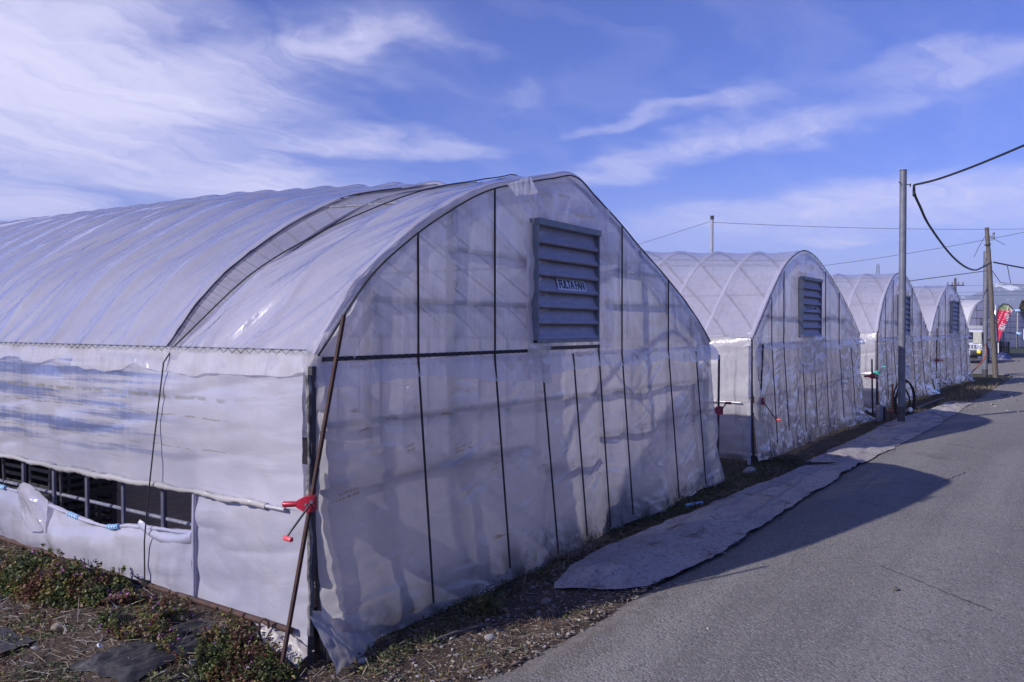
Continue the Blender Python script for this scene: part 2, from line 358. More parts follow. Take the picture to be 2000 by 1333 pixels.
M['f_roof'] = film('roof_film', (.76, .735, .86), (.69, .665, .79), .17, .19, 1.7, .60, .50, 'plain', (.6, 2.6, .6))
M['f_roof2'] = film('thin_roof_film', (.70, .675, .79), (.64, .615, .73), .50, .18, .9, .48, .8, 'plain', (.8, 4.5, .8))
M['f_inner'] = film('inner_film', (.44, .42, .50), (.36, .34, .41), .42, .3, .5, .45, 1.2)
M['f_front'] = film('front_film', (.93, .89, .93), (.88, .84, .88), .27, .19, 1.1, .68, .40, 'front', (.9, .9, 3.2), 14)
M['f_upper'] = film('gable_film', (.93, .89, .93), (.88, .84, .88), .24, .16, 1.1, .62, .5, 'plain', (3.5, 1.2, .8), 6)
M['f_flap'] = film('flap_film', (.86, .83, .87), (.80, .76, .80), .48, .16, .9, .5, 1.0, 'plain', (5, 5, 1.2))
M['f_curtain'] = film('curtain_film', (.68, .66, .76), (.57, .56, .68), .14, .17, 1.5, .48, .45, 'curtain', (1.5, .8, 3))
M['f_skirt'] = film('skirt_film', (.70, .68, .79), (.55, .55, .69), .19, .18, 1.5, .46, .55, 'plain', (1.5, 1.2, 2.6))
M['f_crump'] = film('crumpled_film', (.78, .75, .77), (.62, .59, .61), .28, .15, 1.6, .54, .9, 'crumpled', (3, 3, 1.3))
M['f_wrap'] = film('rolled_film', (.44, .42, .44), (.30, .29, .30), .02, .3, .5, .2, 1.6)
M['f_hem'] = worn('dirty_film_hem', (.05, .047, .05), (.26, .245, .26), 26, .5, 0, (.03, .03, .03), .52, (1, 1, .5), .8)
M['f_dirty'] = film('muddy_film', (.62, .58, .58), (.34, .31, .30), .05, .32, .5, .4, .9, 'plain', (2, 2, 2))
M['f_far'] = film('far_film', (.90, .87, .93), (.84, .81, .88), .12, .3, .5, .52, .5)

# ------------------------------------------------------------------ ground
def mk_ground_mat():
    t = NT('field_soil'); v = t.geo(); a = t.noise(v, .05, 6, .6); b = t.noise(v, 3.0, 6, .65); c = t.noise(v, 40, 4, .6)
    col = t.mix(t.mr(b, .3, .7), (.045, .036, .030), (.085, .068, .056)); col = t.mix(t.mr(a, .45, .62), col, (.05, .055, .028)); col = t.mix(t.mr(c, .55, .7, 0, .5), col, (.13, .115, .10))
    return t.bsdf(col, .95, 0, t.bump(t.math('ADD', b, t.math('MULTIPLY', c, .3)), .6, .03), .2)
def mk_verge_mat():
    t = NT('verge_soil'); v = t.geo(); b = t.noise(v, 2.2, 6, .65); c = t.noise(v, 28, 5, .65); f = t.noise(v, 110, 3, .6)
    col = t.mix(t.mr(b, .32, .68), (.042, .030, .023), (.088, .066, .052)); col = t.mix(t.mr(c, .52, .66, 0, .8), col, (.038, .03, .024)); col = t.mix(t.mr(f, .58, .7, 0, .7), col, (.22, .20, .185))
    return t.bsdf(col, .95, 0, t.bump(t.math('ADD', t.math('MULTIPLY', c, .7), t.math('MULTIPLY', f, .4)), .9, .02), .2)
def mk_road_mat():
    t = NT('worn_asphalt'); v = t.geo()
    g = t.noise(v, 105, 3, .7); st = t.voro(v, 75, 'F1', 'Color'); sg = t.n('ShaderNodeSeparateColor'); t.put(sg.inputs[0], st)
    vd = t.voro(v, 75); big = t.noise(v, .5, 5, .6); mid = t.noise(v, 4, 4, .6)
    col = t.mix(t.mr(big, .3, .7), (.150, .139, .136), (.190, .176, .171)); col = t.mix(t.mr(mid, .35, .7, 0, .6), col, (.135, .127, .128))
    track = t.mr(t.noise(t.map(v, (.10, 1.6, 1)), 1.0, 4, .6), .42, .60, 0, .75); col = t.mix(track, col, (.215, .200, .194))
    stain = t.mr(t.noise(v, 1.1, 5, .7), .58, .70, 0, .70); col = t.mix(stain, col, (.100, .094, .094))
    col = t.mix(t.mr(sg.outputs[0], .70, .97, 0, .55), col, (.27, .26, .255)); col = t.mix(t.mr(sg.outputs[1], .68, .95, 0, .6), col, (.085, .08, .083)); col = t.mix(t.mr(g, .52, .68, 0, .45), col, (.085, .08, .082))
    sy = t.n('ShaderNodeSeparateXYZ'); t.put(sy.inputs[0], v)
    dirt = t.math('MULTIPLY', t.mr(t.math('ADD', sy.outputs[1], t.math('MULTIPLY', t.noise(v, 2.6, 5, .7), .7)), 2.05, 2.45), t.mr(t.noise(v, 14, 5, .7), .42, .6, .2, .85)); col = t.mix(dirt, col, (.125, .108, .095))
    # gritty, dusty stretch further along
    sep = t.n('ShaderNodeSeparateXYZ'); t.put(sep.inputs[0], v)
    far = t.math('MULTIPLY', t.mr(sep.outputs[0], 12, 26), t.mr(t.noise(v, 1.2, 6, .7), .30, .62, .25, 1.))
    col = t.mix(far, col, (.215, .195, .185)); col = t.mix(t.math('MULTIPLY', far, t.mr(t.noise(v, 7, 6, .75), .52, .64)), col, (.12, .11, .105))
    h = t.math('ADD', t.math('MULTIPLY', vd, -1.0), t.math('MULTIPLY', g, .8))
    return t.bsdf(col, .82, 0, t.bump(h, .55, .008), .3)
def mk_mat_mat():
    t = NT('weed_mat'); v = t.geo(); a = t.noise(v, 1.1, 5, .6); wv = t.noise(t.map(v, (160, 12, 1)), 1, 2); b = t.noise(v, 26, 5, .65)
    col = t.mix(t.mr(a, .3, .7), (.30, .272, .28), (.38, .35, .355)); col = t.mix(t.mr(b, .50, .70, 0, .8), col, (.15, .128, .135)); col = t.mix(t.mr(t.noise(v, 90, 3, .7), .5, .66, 0, .6), col, (.13, .11, .115)); col = t.mix(t.mr(t.noise(t.map(v, (1.5, 9, 1)), 2.0, 5, .6), .55, .7, 0, .5), col, (.22, .185, .20))
    col = t.mix(t.mr(t.noise(v, 3.2, 6, .7), .53, .66, 0, .8), col, (.115, .095, .085)); return t.bsdf(col, .85, 0, t.bump(t.math('ADD', t.math('MULTIPLY', wv, .2), b), .5, .008), .25)
M['ground'] = mk_ground_mat(); M['verge'] = mk_verge_mat(); M['road'] = mk_road_mat(); M['mat'] = mk_mat_mat()
def nonlin(lo, hi, n, p=3.0, c=0.0):
    t = np.linspace(-1, 1, n); a = np.sign(t) * np.abs(t) ** p; return np.where(a < 0, c + a * (c - lo), c + a * (hi - c))
gx = nonlin(-3600, 3600, 120, 5); gy = nonlin(-3600, 3600, 120, 5)
GX, GY = np.meshgrid(gx, gy, indexing='ij')
struct(grid('ground', GX, GY, np.full_like(GX, -.012), M['ground']), 'bare field soil spreading out to the distant hills')

def mound(x, y):
    return .13 * sstep(1.2, 2.45, x) * sstep(3.0, 3.6, y) * (1 - sstep(2.72, 2.95, x))
def soil_h(x, y):
    return .010 + mound(x, y) + .022 * fbm(x * 3, y * 3, 5) + .010 * fbm(x * 14, y * 14, 9, 3)
xs = np.arange(-1.0, 10.6, .035); ys = np.arange(1.75, 3.75, .035)
VX, VY = np.meshgrid(xs, ys, indexing='ij')
EDGE = [(-40, 2.9), (0, 2.45), (2.99, 2.22), (3.19, 2.16), (4.4, 2.10), (5.66, 2.04), (8.5, 2.02), (11.25, 1.97), (15, 1.85), (18.69, 1.68), (24, 1.5), (32, 1.3), (60, .6)]
def edge_y(x): return np.interp(x, [p[0] for p in EDGE], [p[1] for p in EDGE])
struct(grid('soil_verge', VX, VY, soil_h(VX, VY) - .03 * sstep(.12, -.12, VY - edge_y(VX)), M['verge'], mask=(VY > edge_y(VX) - .10)), 'stony dark soil between the asphalt road and the plastic greenhouses')
xs = np.arange(-.6, 2.76, .03); ys = np.arange(3.70, 9.5, .03)
VX, VY = np.meshgrid(xs, ys, indexing='ij')
struct(grid('soil_bank', VX, VY, soil_h(VX, VY), M['verge']), 'raised bank of brown soil along the sunlit side of the first greenhouse')
# road with a ragged edge; widens into a gravelled yard far along
rx = np.concatenate([np.arange(-40, 0, 1.0), np.arange(0, 14, .05), np.arange(14, 34, .2), np.arange(34, 420, 6.)])
fr = np.concatenate([[0], np.linspace(.5, .96, 18), np.linspace(.965, 1, 12)])
ey = edge_y(rx) + .035 * fbm(rx * 3, rx * 0, 21, 4) + np.where(rx > 33.0, np.minimum((rx - 33.0) * 1.6, 30), 0)
RX = np.repeat(rx[:, None], len(fr), 1); RY = -6 + (ey[:, None] + 6) * fr[None, :]
RZ = .026 - .02 * sstep(.985, 1, fr)[None, :] * np.ones_like(RX) + .006 * fbm(RX * 1.5, RY * 1.5, 31, 3)
struct(grid('road', RX, RY, RZ, M['road']), 'worn grey asphalt road running past the greenhouses')
# cracks across the asphalt
mb = MB()
for (x0, y0, x1, y1, s) in ((5.95, 1.0, 5.35, .30, 3), (12.9, 1.45, 12.5, .75, 8), (8.6, 1.9, 9.6, 1.0, 5), (9.6, 1.0, 10.4, .85, 6)):
    pts = [Vector((x0 + (x1 - x0) * i / 26, y0 + (y1 - y0) * i / 26 + .014 * rnd.uniform(-1, 1), .0315)) for i in range(27)]
    for a, b in zip(pts, pts[1:]):
        w = .0045 * rnd.uniform(.5, 1.2); n = Vector((-(b - a).y, (b - a).x, 0)).normalized() * w
        mb.add([a - n, a + n, b + n, b - n], [(0, 1, 2, 3)])
M['crack'] = worn('asphalt_crack', (.03, .028, .03), (.05, .047, .05), 40, .9)  # dark grey tone of the cracks themselves
o = part('road_crack', mb, M['crack'], None, False); struct(o, 'thin cracks across the asphalt')

# weed mats (two lengths of woven sheet beside the road)
def weed_mat(name, top, bot, label, seed):
    bot = [(a, b - .06) for a, b in bot]; n = 200; m = 26
    t = np.linspace(0, 1, n)
    x0 = np.interp(t, np.linspace(0, 1, len(top)), [p[0] for p in top]); y0 = np.interp(t, np.linspace(0, 1, len(top)), [p[1] for p in top])
    x1 = np.interp(t, np.linspace(0, 1, len(bot)), [p[0] for p in bot]); y1 = np.interp(t, np.linspace(0, 1, len(bot)), [p[1] for p in bot])
    s = np.linspace(0, 1, m)
    X = x0[:, None] * (1 - s) + x1[:, None] * s; Y = y0[:, None] * (1 - s) + y1[:, None] * s
    Y = Y + (.045 * fbm(X * 2.2, X * 0 + seed, seed, 4) + .022 * vn(X * 11, s[None, :] * 2 + X * 0, seed + 7)) * (np.abs(s - .5) * 2)[None, :] ** 2
    X = X + (.05 * fbm(Y * 7, Y * 0 + 3, seed + 4, 3)) * (np.abs(t - .5) * 2)[:, None] ** 4
    edge = np.minimum(np.minimum(s * 6, (1 - s) * 2.2)[None, :], np.minimum(t, 1 - t)[:, None] * 25).clip(0, 1)
    Z = .036 + .016 * edge + .05 * np.exp(-((X - top[0][0] - .30 - .25 * s[None, :]) / .09) ** 2) * edge + .055 * fbm(X * 1.6, Y * 3.0, seed, 3) * edge + .030 * ridge(X * 1.1 + Y * 2, Y * 5 - X, seed + 2) * edge - .028 * sstep(.9, 1, s)[None, :] * 0
    return grid(name, X, Y, Z, M['mat'])
o = weed_mat('ground_cloth', [(4.25, 2.56), (4.70, 2.70), (5.3, 2.77), (7.0, 2.64), (8.4, 2.56), (9.75, 2.44)], [(4.55, 2.19), (4.75, 2.13), (5.6, 2.07), (7.5, 2.05), (9.2, 2.03), (10.5, 2.03)], '', 3)
tag(o, 'lavender grey weed mat with a folded corner beside the first greenhouse', 'weed mat', 'weed mats along the road edge')
o = weed_mat('ground_cloth', [(10.0, 2.50), (11.5, 2.50), (13.5, 2.44), (15.5, 2.42), (18, 2.12), (20.4, 1.98)], [(10.35, 2.00), (11.4, 1.93), (13, 1.84), (15, 1.72), (17.5, 1.66), (20.2, 1.60)], '', 11)
tag(o, 'longer weed mat around the foot of the grey utility pole', 'weed mat', 'weed mats along the road edge')

# ------------------------------------------------------------------ greenhouses
def resample(pts, n):
    p = np.array(pts, float); x = p[:, 0]; z = p[:, 1]
    d = np.concatenate([[0], np.cumsum(np.hypot(np.diff(x), np.diff(z)))])
    # Catmull-Rom through the measured points
    s = np.linspace(0, d[-1], n); i = np.clip(np.searchsorted(d, s, 'right') - 1, 0, len(d) - 2); t = (s - d[i]) / (d[i + 1] - d[i])
    def tan(v): return np.gradient(v, d)
    out = []
    for v in (x, z):
        m = tan(v); h = d[i + 1] - d[i]
        out.append((2 * t ** 3 - 3 * t ** 2 + 1) * v[i] + (t ** 3 - 2 * t ** 2 + t) * h * m[i] + (-2 * t ** 3 + 3 * t ** 2) * v[i + 1] + (t ** 3 - t ** 2) * h * m[i + 1])
    return out[0], out[1]
class House:
    def __init__(s, loc, yaw, prof, label, length=18, rise=.20, spacing=.4133, seed=1, group='plastic film greenhouses in a row along the road'):
        s.root = thing('greenhouse', label, 'greenhouse', (loc[0], loc[1], 0), yaw, group)
        s.prof = prof; s.Wd = prof[-1][0]; s.L = length; s.rise = rise; s.sp = spacing; s.seed = seed
        s.eave = prof[0][1]
        s.pu, s.pz = resample(prof, 240)
    def dz(s, y): return s.rise * sstep(-.6, 4.2, y) - s.rise * float(sstep(-.6, 4.2, 0.)) + .012 * np.maximum(np.asarray(y, float) - 3.0, 0) * (s.rise / .2)
    def arch(s, n, y=0.):
        u, z = resample(s.prof, n)
        return u, z + s.kf(u, z) * s.dz(y)
    def kf(s, u, z):                   # the crown has stretched upwards behind the front, mostly on the near side
        return ((z - s.eave) / (max(s.pz) - s.eave)).clip(0, 1) * (1 - .85 * sstep(.47, .62, np.asarray(u) / s.Wd))
    def top(s, x):                     # arch height at the front for a given x
        return np.interp(x, s.pu, s.pz)

def hoops(h, n=22, r=.0125, mat=None, first=0, proud=None, hd=.024):
    k = int(h.L / h.sp); shared = None; sh2 = None
    for i in range(first, k + 1):
        y = .02 + i * h.sp
        low = 0. if (proud is None or i in proud) else .05
        if y > 3.2 and (sh2 if low else shared) is not None:
            o = link('hoop', sh2 if low else shared, h.root); o.location = (0, y, 0); continue
        u, z = h.arch(n, y if y <= 3.2 else 3.2)
        path = [(.030, 0, -.05), (.026, 0, .8)] + [(min(max(a, .022) , h.Wd - .022) + low * .7 * (1 - 2 * a / h.Wd) * min(1, (b - h.eave) * 3), 0, b - hd - low * min(1, (b - h.eave) * 3)) for a, b in zip(u, z)] + [(h.Wd - .026, 0, .8), (h.Wd - .03, 0, -.05)]
        me = MB().tube(path, r, 6, False).mesh('hoop', mat or M['steel'], True)
        o = link('hoop', me, h.root); o.location = (0, y, 0)
        if y > 3.2:
            if low: sh2 = me
            else: shared = me
def purlins(h, us=(.5, .27, .73), r=.011):
    for f in us:
        i = int(f * 239); p = [(h.pu[i], y, h.pz[i] - .035 + float(h.dz(y)) * float(h.kf(h.pu[i:i+1], h.pz[i:i+1])[0])) for y in np.linspace(.02, h.L, 14)]
        part('purlin', MB().tube(p, r, 6), M['steel'], h.root)
def roof_sheet(h, name, mat, y0f, y1, ny, ns, s0=0., s1=1., off=0., sag=.026, wr=.016, yend=None, proud=None):
    u, z = resample(h.prof, ns)
    nx = np.gradient(z); nz = -np.gradient(u); L = np.hypot(nx, nz); nx, nz = nx / L * -1, nz / L * -1   # outward
    sv = np.linspace(0, 1, ns); keep = (sv >= s0) & (sv <= s1); u, z, nx, nz, sv = u[keep], z[keep], nx[keep], nz[keep], sv[keep]
    ystart = y0f(sv) if callable(y0f) else np.full_like(sv, y0f)
    yend_ = y1(sv) if callable(y1) else np.full_like(sv, y1)
    t = np.linspace(0, 1, ny)
    Y = ystart[:, None] * (1 - t) + yend_[:, None] * t
    k = h.kf(u, z)[:, None]
    Z = z[:, None] + k * h.dz(Y)
    U = np.repeat(u[:, None], ny, 1)
    ph = (Y - .02) / h.sp
    ds = (ph - np.round(ph)) * h.sp; rk = .35 + 1.0 * _h(np.round(ph), 0 * ph, h.seed + 2)
    d = -sag * rk * (1 - np.exp(-(ds / .045) ** 2)) - sag * .5 * (.5 - .5 * np.cos(2 * PI * ph))
    ef = np.exp(-sv * 4.5)[:, None] + np.exp(-(1 - sv) * 4.5)[:, None]; fan_ = .9 * np.sin(Y * 1.7 + 1.0)
    arc = sv[:, None] * 7.0
    # tension folds fanning away from the eave, and long soft folds crossing the sheet
    d = d + wr * ef * (1.5 * ridge(Y * 4.2 + arc * (1.6 + fan_ * 1.8), arc * .55 + Y * .2, h.seed + 5) + .6 * ridge(Y * 10 + arc * 4.5, arc * .9, h.seed + 8))
    d = d + wr * .5 * (ridge(Y * 3.2 + arc * 1.3, arc * .35 - Y * .2, h.seed + 11) + .8 * ridge(Y * 5 - arc * 1.8, arc * .4, h.seed + 13) * sstep(.1, .4, vn(Y * .9, arc * .4, h.seed + 15) + .3))
    d = d + wr * .55 * np.exp(-sv * 9)[:, None] * ridge(Y * 17 + arc * 11, arc * 1.6, h.seed + 19) + off
    return grid(name, U + nx[:, None] * d, Y, Z + nz[:, None] * d, mat, h.root)
def channel(h, side, y0, y1, fine=True):
    x = -.012 if side < 0 else h.Wd + .012
    c = part('film_channel', MB().box((x, (y0 + y1) / 2, h.eave - .004), (.014, y1 - y0, .030)), M['steel'], h.root, False)
    if fine:
        pts = []; n = int((y1 - y0) / .035)
        for i in range(n): pts.append((x + side * .009, y0 + .035 * i, h.eave - .004 + (.012 if i % 2 else -.012)))
        part('spring_wire', MB().tube(pts, .0032, 4), M['rope'], c)
def valance(h, side, y0, y1, mat, depth=.075, n=260):
    y = np.linspace(y0, y1, n); t = np.linspace(0, 1, 14)
    dp = depth + .085 * fbm(y * 1.7, y * 0 + 2, h.seed + 40, 3) + .02 * vn(y * 9, y * 0, h.seed + 3)
    Y = np.repeat(y[:, None], 14, 1); Z = h.eave + .004 - dp[:, None].clip(.025, .3) * t
    x = (-.022 - .012 * t[None, :] - .020 * t[None, :] * (vn(Y * 8, Z * 4, h.seed + 6) + .9 * vn(Y * 20, Z * 8, h.seed + 7)))
    grid('eave_flap', side * -1 * x + (h.Wd if side > 0 else 0), Y, Z, mat, h.root)
def side_sheet(h, name, side, y0, y1, z0, z1, mat, x=-.012, amp=.008, ny=220, nz=60, sway=.0, folds=0., pull=None):
    y = np.linspace(y0, y1, ny); t = np.linspace(0, 1, nz)
    zb = z0(y) if callable(z0) else np.full_like(y, z0); zt = z1(y) if callable(z1) else np.full_like(y, z1)
    Y = np.repeat(y[:, None], nz, 1); Z = zb[:, None] * (1 - t) + zt[:, None] * t
    d = x - sway * np.sin(PI * t)[None, :] + amp * (1.6 * fbm(Y * 1.6, Z * 3.5, h.seed + 50, 3) + 1.0 * ridge(Y * 1.4 + Z, Z * 8 + Y * 1.2, h.seed + 51) + .7 * ridge(Y * 3 - Z * 4, Z * 4 + Y * 2, h.seed + 52)) + .006 * np.cos(2 * PI * (Y - .02) / h.sp)
    if folds: d = d + folds * (ridge(Y * 6 + 2.2 * vn(Y * 2, Z * 2, 4), Z * 1.3, h.seed + 53) * (.35 + t[None, :]) + .8 * vn(Y * 14 + Z * 5, Z * 4, h.seed + 54))
    if pull is not None: d = d + pull(Y, Z)
    X = d if side < 0 else h.Wd - d
    return grid(name, X, Y, Z, mat, h.root)

def strap_x(x, z): return x + .026 * x * np.clip(1 - np.asarray(z, float) / 1.5, -1, 1) ** 1 if True else x
def shear(x, z, h): return np.asarray(x, float) + (.05 + .028 * np.asarray(x, float)) * np.clip(1.0 - np.asarray(z, float) / 1.45, 0, 1)
def front_lower(h, mat, straps, zt=1.47, n=(330, 130), amp=1., crumple=0., flare=.08):
    x = np.linspace(-.015, h.Wd + .01, n[0]); t = np.linspace(0, 1, n[1])
    zb = .035 + .035 * fbm(x * 1.6, x * 0, h.seed + 60, 3)
    X = np.repeat(x[:, None], n[1], 1); Z = zb[:, None] * (1 - t) + zt * t
    Y = np.zeros_like(X) - .027
    sx = np.array([-.02] + list(straps) + [h.Wd + .02])
    i = np.clip(np.searchsorted(sx, X) - 1, 0, len(sx) - 2); f = ((X - sx[i]) / (sx[i + 1] - sx[i])).clip(0, 1)
    pil = np.sin(PI * f)
    rnd_i = _h(i, i * 0, h.seed + 70)
    Y -= pil * (.006 + .012 * rnd_i) * (.6 + .8 * (1 - t)[None, :])
    slope = (rnd_i - .35) * 2.2
    pl = ridge(X * 1.6 + slope * Z * .4, Z * 15 - slope * X * 5 + 3 * vn(X * 2, Z * 2, h.seed + 63), h.seed + 64)
    Y -= amp * pil * .011 * pl * (.5 + (vn(X * 1.1, Z * 2.0, h.seed + 65) + .5))
    Y -= amp * .016 * fbm(X * 2.5, Z * 2.5, h.seed + 66, 4) + amp * .006 * ridge(X * 5 + 9 * Z * (.5 - _h(i, i * 0, h.seed + 75)), Z * 9 + X * 3, h.seed + 76)
    Y -= amp * .012 * (1 - t)[None, :] ** 2 * ridge(X * 5 + Z * 4, Z * 3, h.seed + 67)
    Y -= flare * (1 - t)[None, :] ** 3.2 * (.45 + 1.1 * (vn(X * 1.3, 0 * X, h.seed + 68) + .5)) 
    if crumple:
        Y -= crumple * ((1 - t)[None, :] * .7 + .35) * (1.4 * ridge(X * 3.2 + 1.2 * vn(X * 2, Z * 1.5, 3), Z * .8, h.seed + 71) + 1.2 * fbm(X * 4, Z * 2.2, h.seed + 72, 4))
        Y -= crumple * .4 * ridge(X * 9 + Z * 2, Z * 2.5, h.seed + 73)
    X2 = shear(X, Z, h)
    rr = sstep(h.Wd - .45, h.Wd, X)
    X2 = X2 + rr * (.07 * np.exp(-((Z - .62) / .16) ** 2) + .10 * np.exp(-((Z - .05) / .2) ** 2) - .03 * np.exp(-((Z - .42) / .06) ** 2) + .02 * vn(Z * 9, Z * 0, 3))
    grid('front_film', X2, Y, Z, mat, h.root)
    h.film = (x, zb, zt, Y)
def front_upper(h, mat, zb=1.44, n=(330, 80), amp=1.):
    x = np.linspace(.004, h.Wd - .004, n[0]); t = np.linspace(0, 1, n[1])
    top = h.top(x) - .006; X = np.repeat(x[:, None], n[1], 1); Z = zb * (1 - t) + np.maximum(top, zb + .01)[:, None] * t
    hh = (Z - zb)
    Y = -.028 - amp * .012 * ridge(X * 7 + (X - h.Wd / 2) * hh * .8 + 1.5 * vn(X * 1.5, Z, h.seed + 80), Z * .9, h.seed + 81) * np.exp(-hh * .9) \
        - amp * .012 * fbm(X * 2.4, Z * 2.4, h.seed + 82, 4) - amp * .006 * ridge(X * 20, Z * 1.2, h.seed + 84) * np.exp(-hh * 2.2) + .014 * sstep(.85, 1, t)[None, :]
    grid('gable_film', X, Y, Z, mat, h.root)
def front_flap(h, mat, zt=1.475, zb=1.33, n=(300, 18), amp=.012, corner=.10):
    x = np.linspace(-.01, h.Wd + .02, n[0]); t = np.linspace(0, 1, n[1])
    b = zb + .07 * fbm(x * 1.2, x * 0 + 4, h.seed + 90, 3) + .03 * ridge(x * 3.1, x * 0, h.seed + 91) + .012 * vn(x * 14, x * 0, h.seed + 92)
    X = np.repeat(x[:, None], n[1], 1); Z = zt * (1 - t) + b[:, None] * t
    Y = -.034 - t[None, :] * (.012 + amp * (ridge(X * 6, Z * 2, h.seed + 93) + .6 * vn(X * 15, Z * 5, h.seed + 94) + .5))
    rr = sstep(h.Wd - .35, h.Wd, X)
    X2 = X + rr * corner * np.sin(PI * (t[None, :] * .75 + .12)) ; Y = Y - rr * .05 * t[None, :]
    grid('gable_flap', X2, Y, Z, mat, h.root)
def crumple_piece(h, name, poly, mat, y=-.05, amp=.035, n=46, seed=1):
    """loose sheet: bilinear patch through 4 corner (x,z) points with heavy creases"""
    (ax, az), (bx, bz), (cx, cz), (dx, dz) = poly
    s, t = np.meshgrid(np.linspace(0, 1, n), np.linspace(0, 1, n), indexing='ij')
    X = (ax * (1 - s) + bx * s) * (1 - t) + (dx * (1 - s) + cx * s) * t; Z = (az * (1 - s) + bz * s) * (1 - t) + (dz * (1 - s) + cz * s) * t
    X = X + .03 * fbm(Z * 5, X * 5, seed, 3) * np.abs(s - .5) * 2; Z = Z + .03 * fbm(X * 6, Z * 6, seed + 1, 3) * np.abs(t - .5) * 2
    Y = y - amp * (1.0 * ridge(X * 5 + 1.5 * vn(X * 3, Z * 3, seed), Z * 3, seed + 2) + .5 * ridge(X * 3, Z * 11, seed + 3) + .4 * fbm(X * 9, Z * 9, seed + 4, 3))
    return grid(name, X, Y, Z, mat, h.root)
def cap_tape(h, mat):                # film edge turned over the front hoop
    n = 120; u, z = resample(h.prof, n); t = np.linspace(0, 1, 6)
    X = np.repeat(u[:, None], 6, 1); Z = np.repeat(z[:, None], 6, 1) + .004
    a = np.linspace(-.2, PI * .62, 6)
    nx = np.gradient(z); nz = -np.gradient(u); L = np.hypot(nx, nz); nx, nz = -nx / L, -nz / L
    r = .015 + .006 * fbm(np.linspace(0, 40, n), np.zeros(n), h.seed + 5, 3)
    D = r[:, None] * np.cos(a)[None, :] * .9; Yo = -.004 - r[:, None] * np.sin(a)[None, :] * 1.1 + .004 * vn(X * 20, Z * 20, 4)
    grid('hem_film', X + nx[:, None] * (D - .012), Yo, Z + nz[:, None] * (D - .012), mat, h.root)
def film_y(h, x, z, w=7):          # outermost film position near a point of the lower front
    xa, zb, zt, Y = h.film; i = int(np.argmin(np.abs(xa - x))); k = int(round((z - zb[i]) / (zt - zb[i]) * (Y.shape[1] - 1)))
    if k >= Y.shape[1]: return -.026
    k = max(k, 0); return float(Y[max(i - w, 0):i + w + 1, max(k - w, 0):k + w + 1].min())
def straps(h, xs_, lo=.12, r=.0068):
    for x, top, bot in xs_:
        zt = (min(top, float(h.top(x)) - .03) if top else float(h.top(x)) - .03)
        zs = np.linspace(bot, zt, 33); fy = np.array([film_y(h, x, z, 3) for z in zs]); ln = np.interp(zs, [bot, min(1.45, zt), max(zt, 1.46)], [fy[0] - .004, -.040, -.036])
        lo_ = np.maximum(ln - fy, 0) * (zs < 1.45); ln = ln - np.convolve(np.pad(lo_, 4, 'edge'), np.hanning(11)[1:-1] / np.hanning(11).sum(), 'valid') * 1.15 - .002
        pts = [(float(shear(x, z, h)), float(yy), float(z)) for z, yy in zip(zs, ln)]
        part('strap', MB().tube(pts, r, 5), M['rope'], h.root)
def posts(h, xs_, r=.017, mat=None, y=.012):
    for x in xs_:
        zt = float(h.top(x)) - .03
        pts = [(float(shear(x, z, h)), y - (.03 * max(0, 1 - z / .9) ** 2), z) for z in np.linspace(-.05, zt, 12)]
        part('front_post', MB().tube(pts, r, 6), mat or M['steel_dark'], h.root)
def bars(h, rows, r=.017, mat=None):
    for x0, x1, z0, z1 in rows:
        part('cross_bar', MB().tube([(x0, .003, z0), ((x0 + x1) / 2, .003, (z0 + z1) / 2), (x1, .003, z1)], r, 6), mat or M['steel_dark'], h.root)
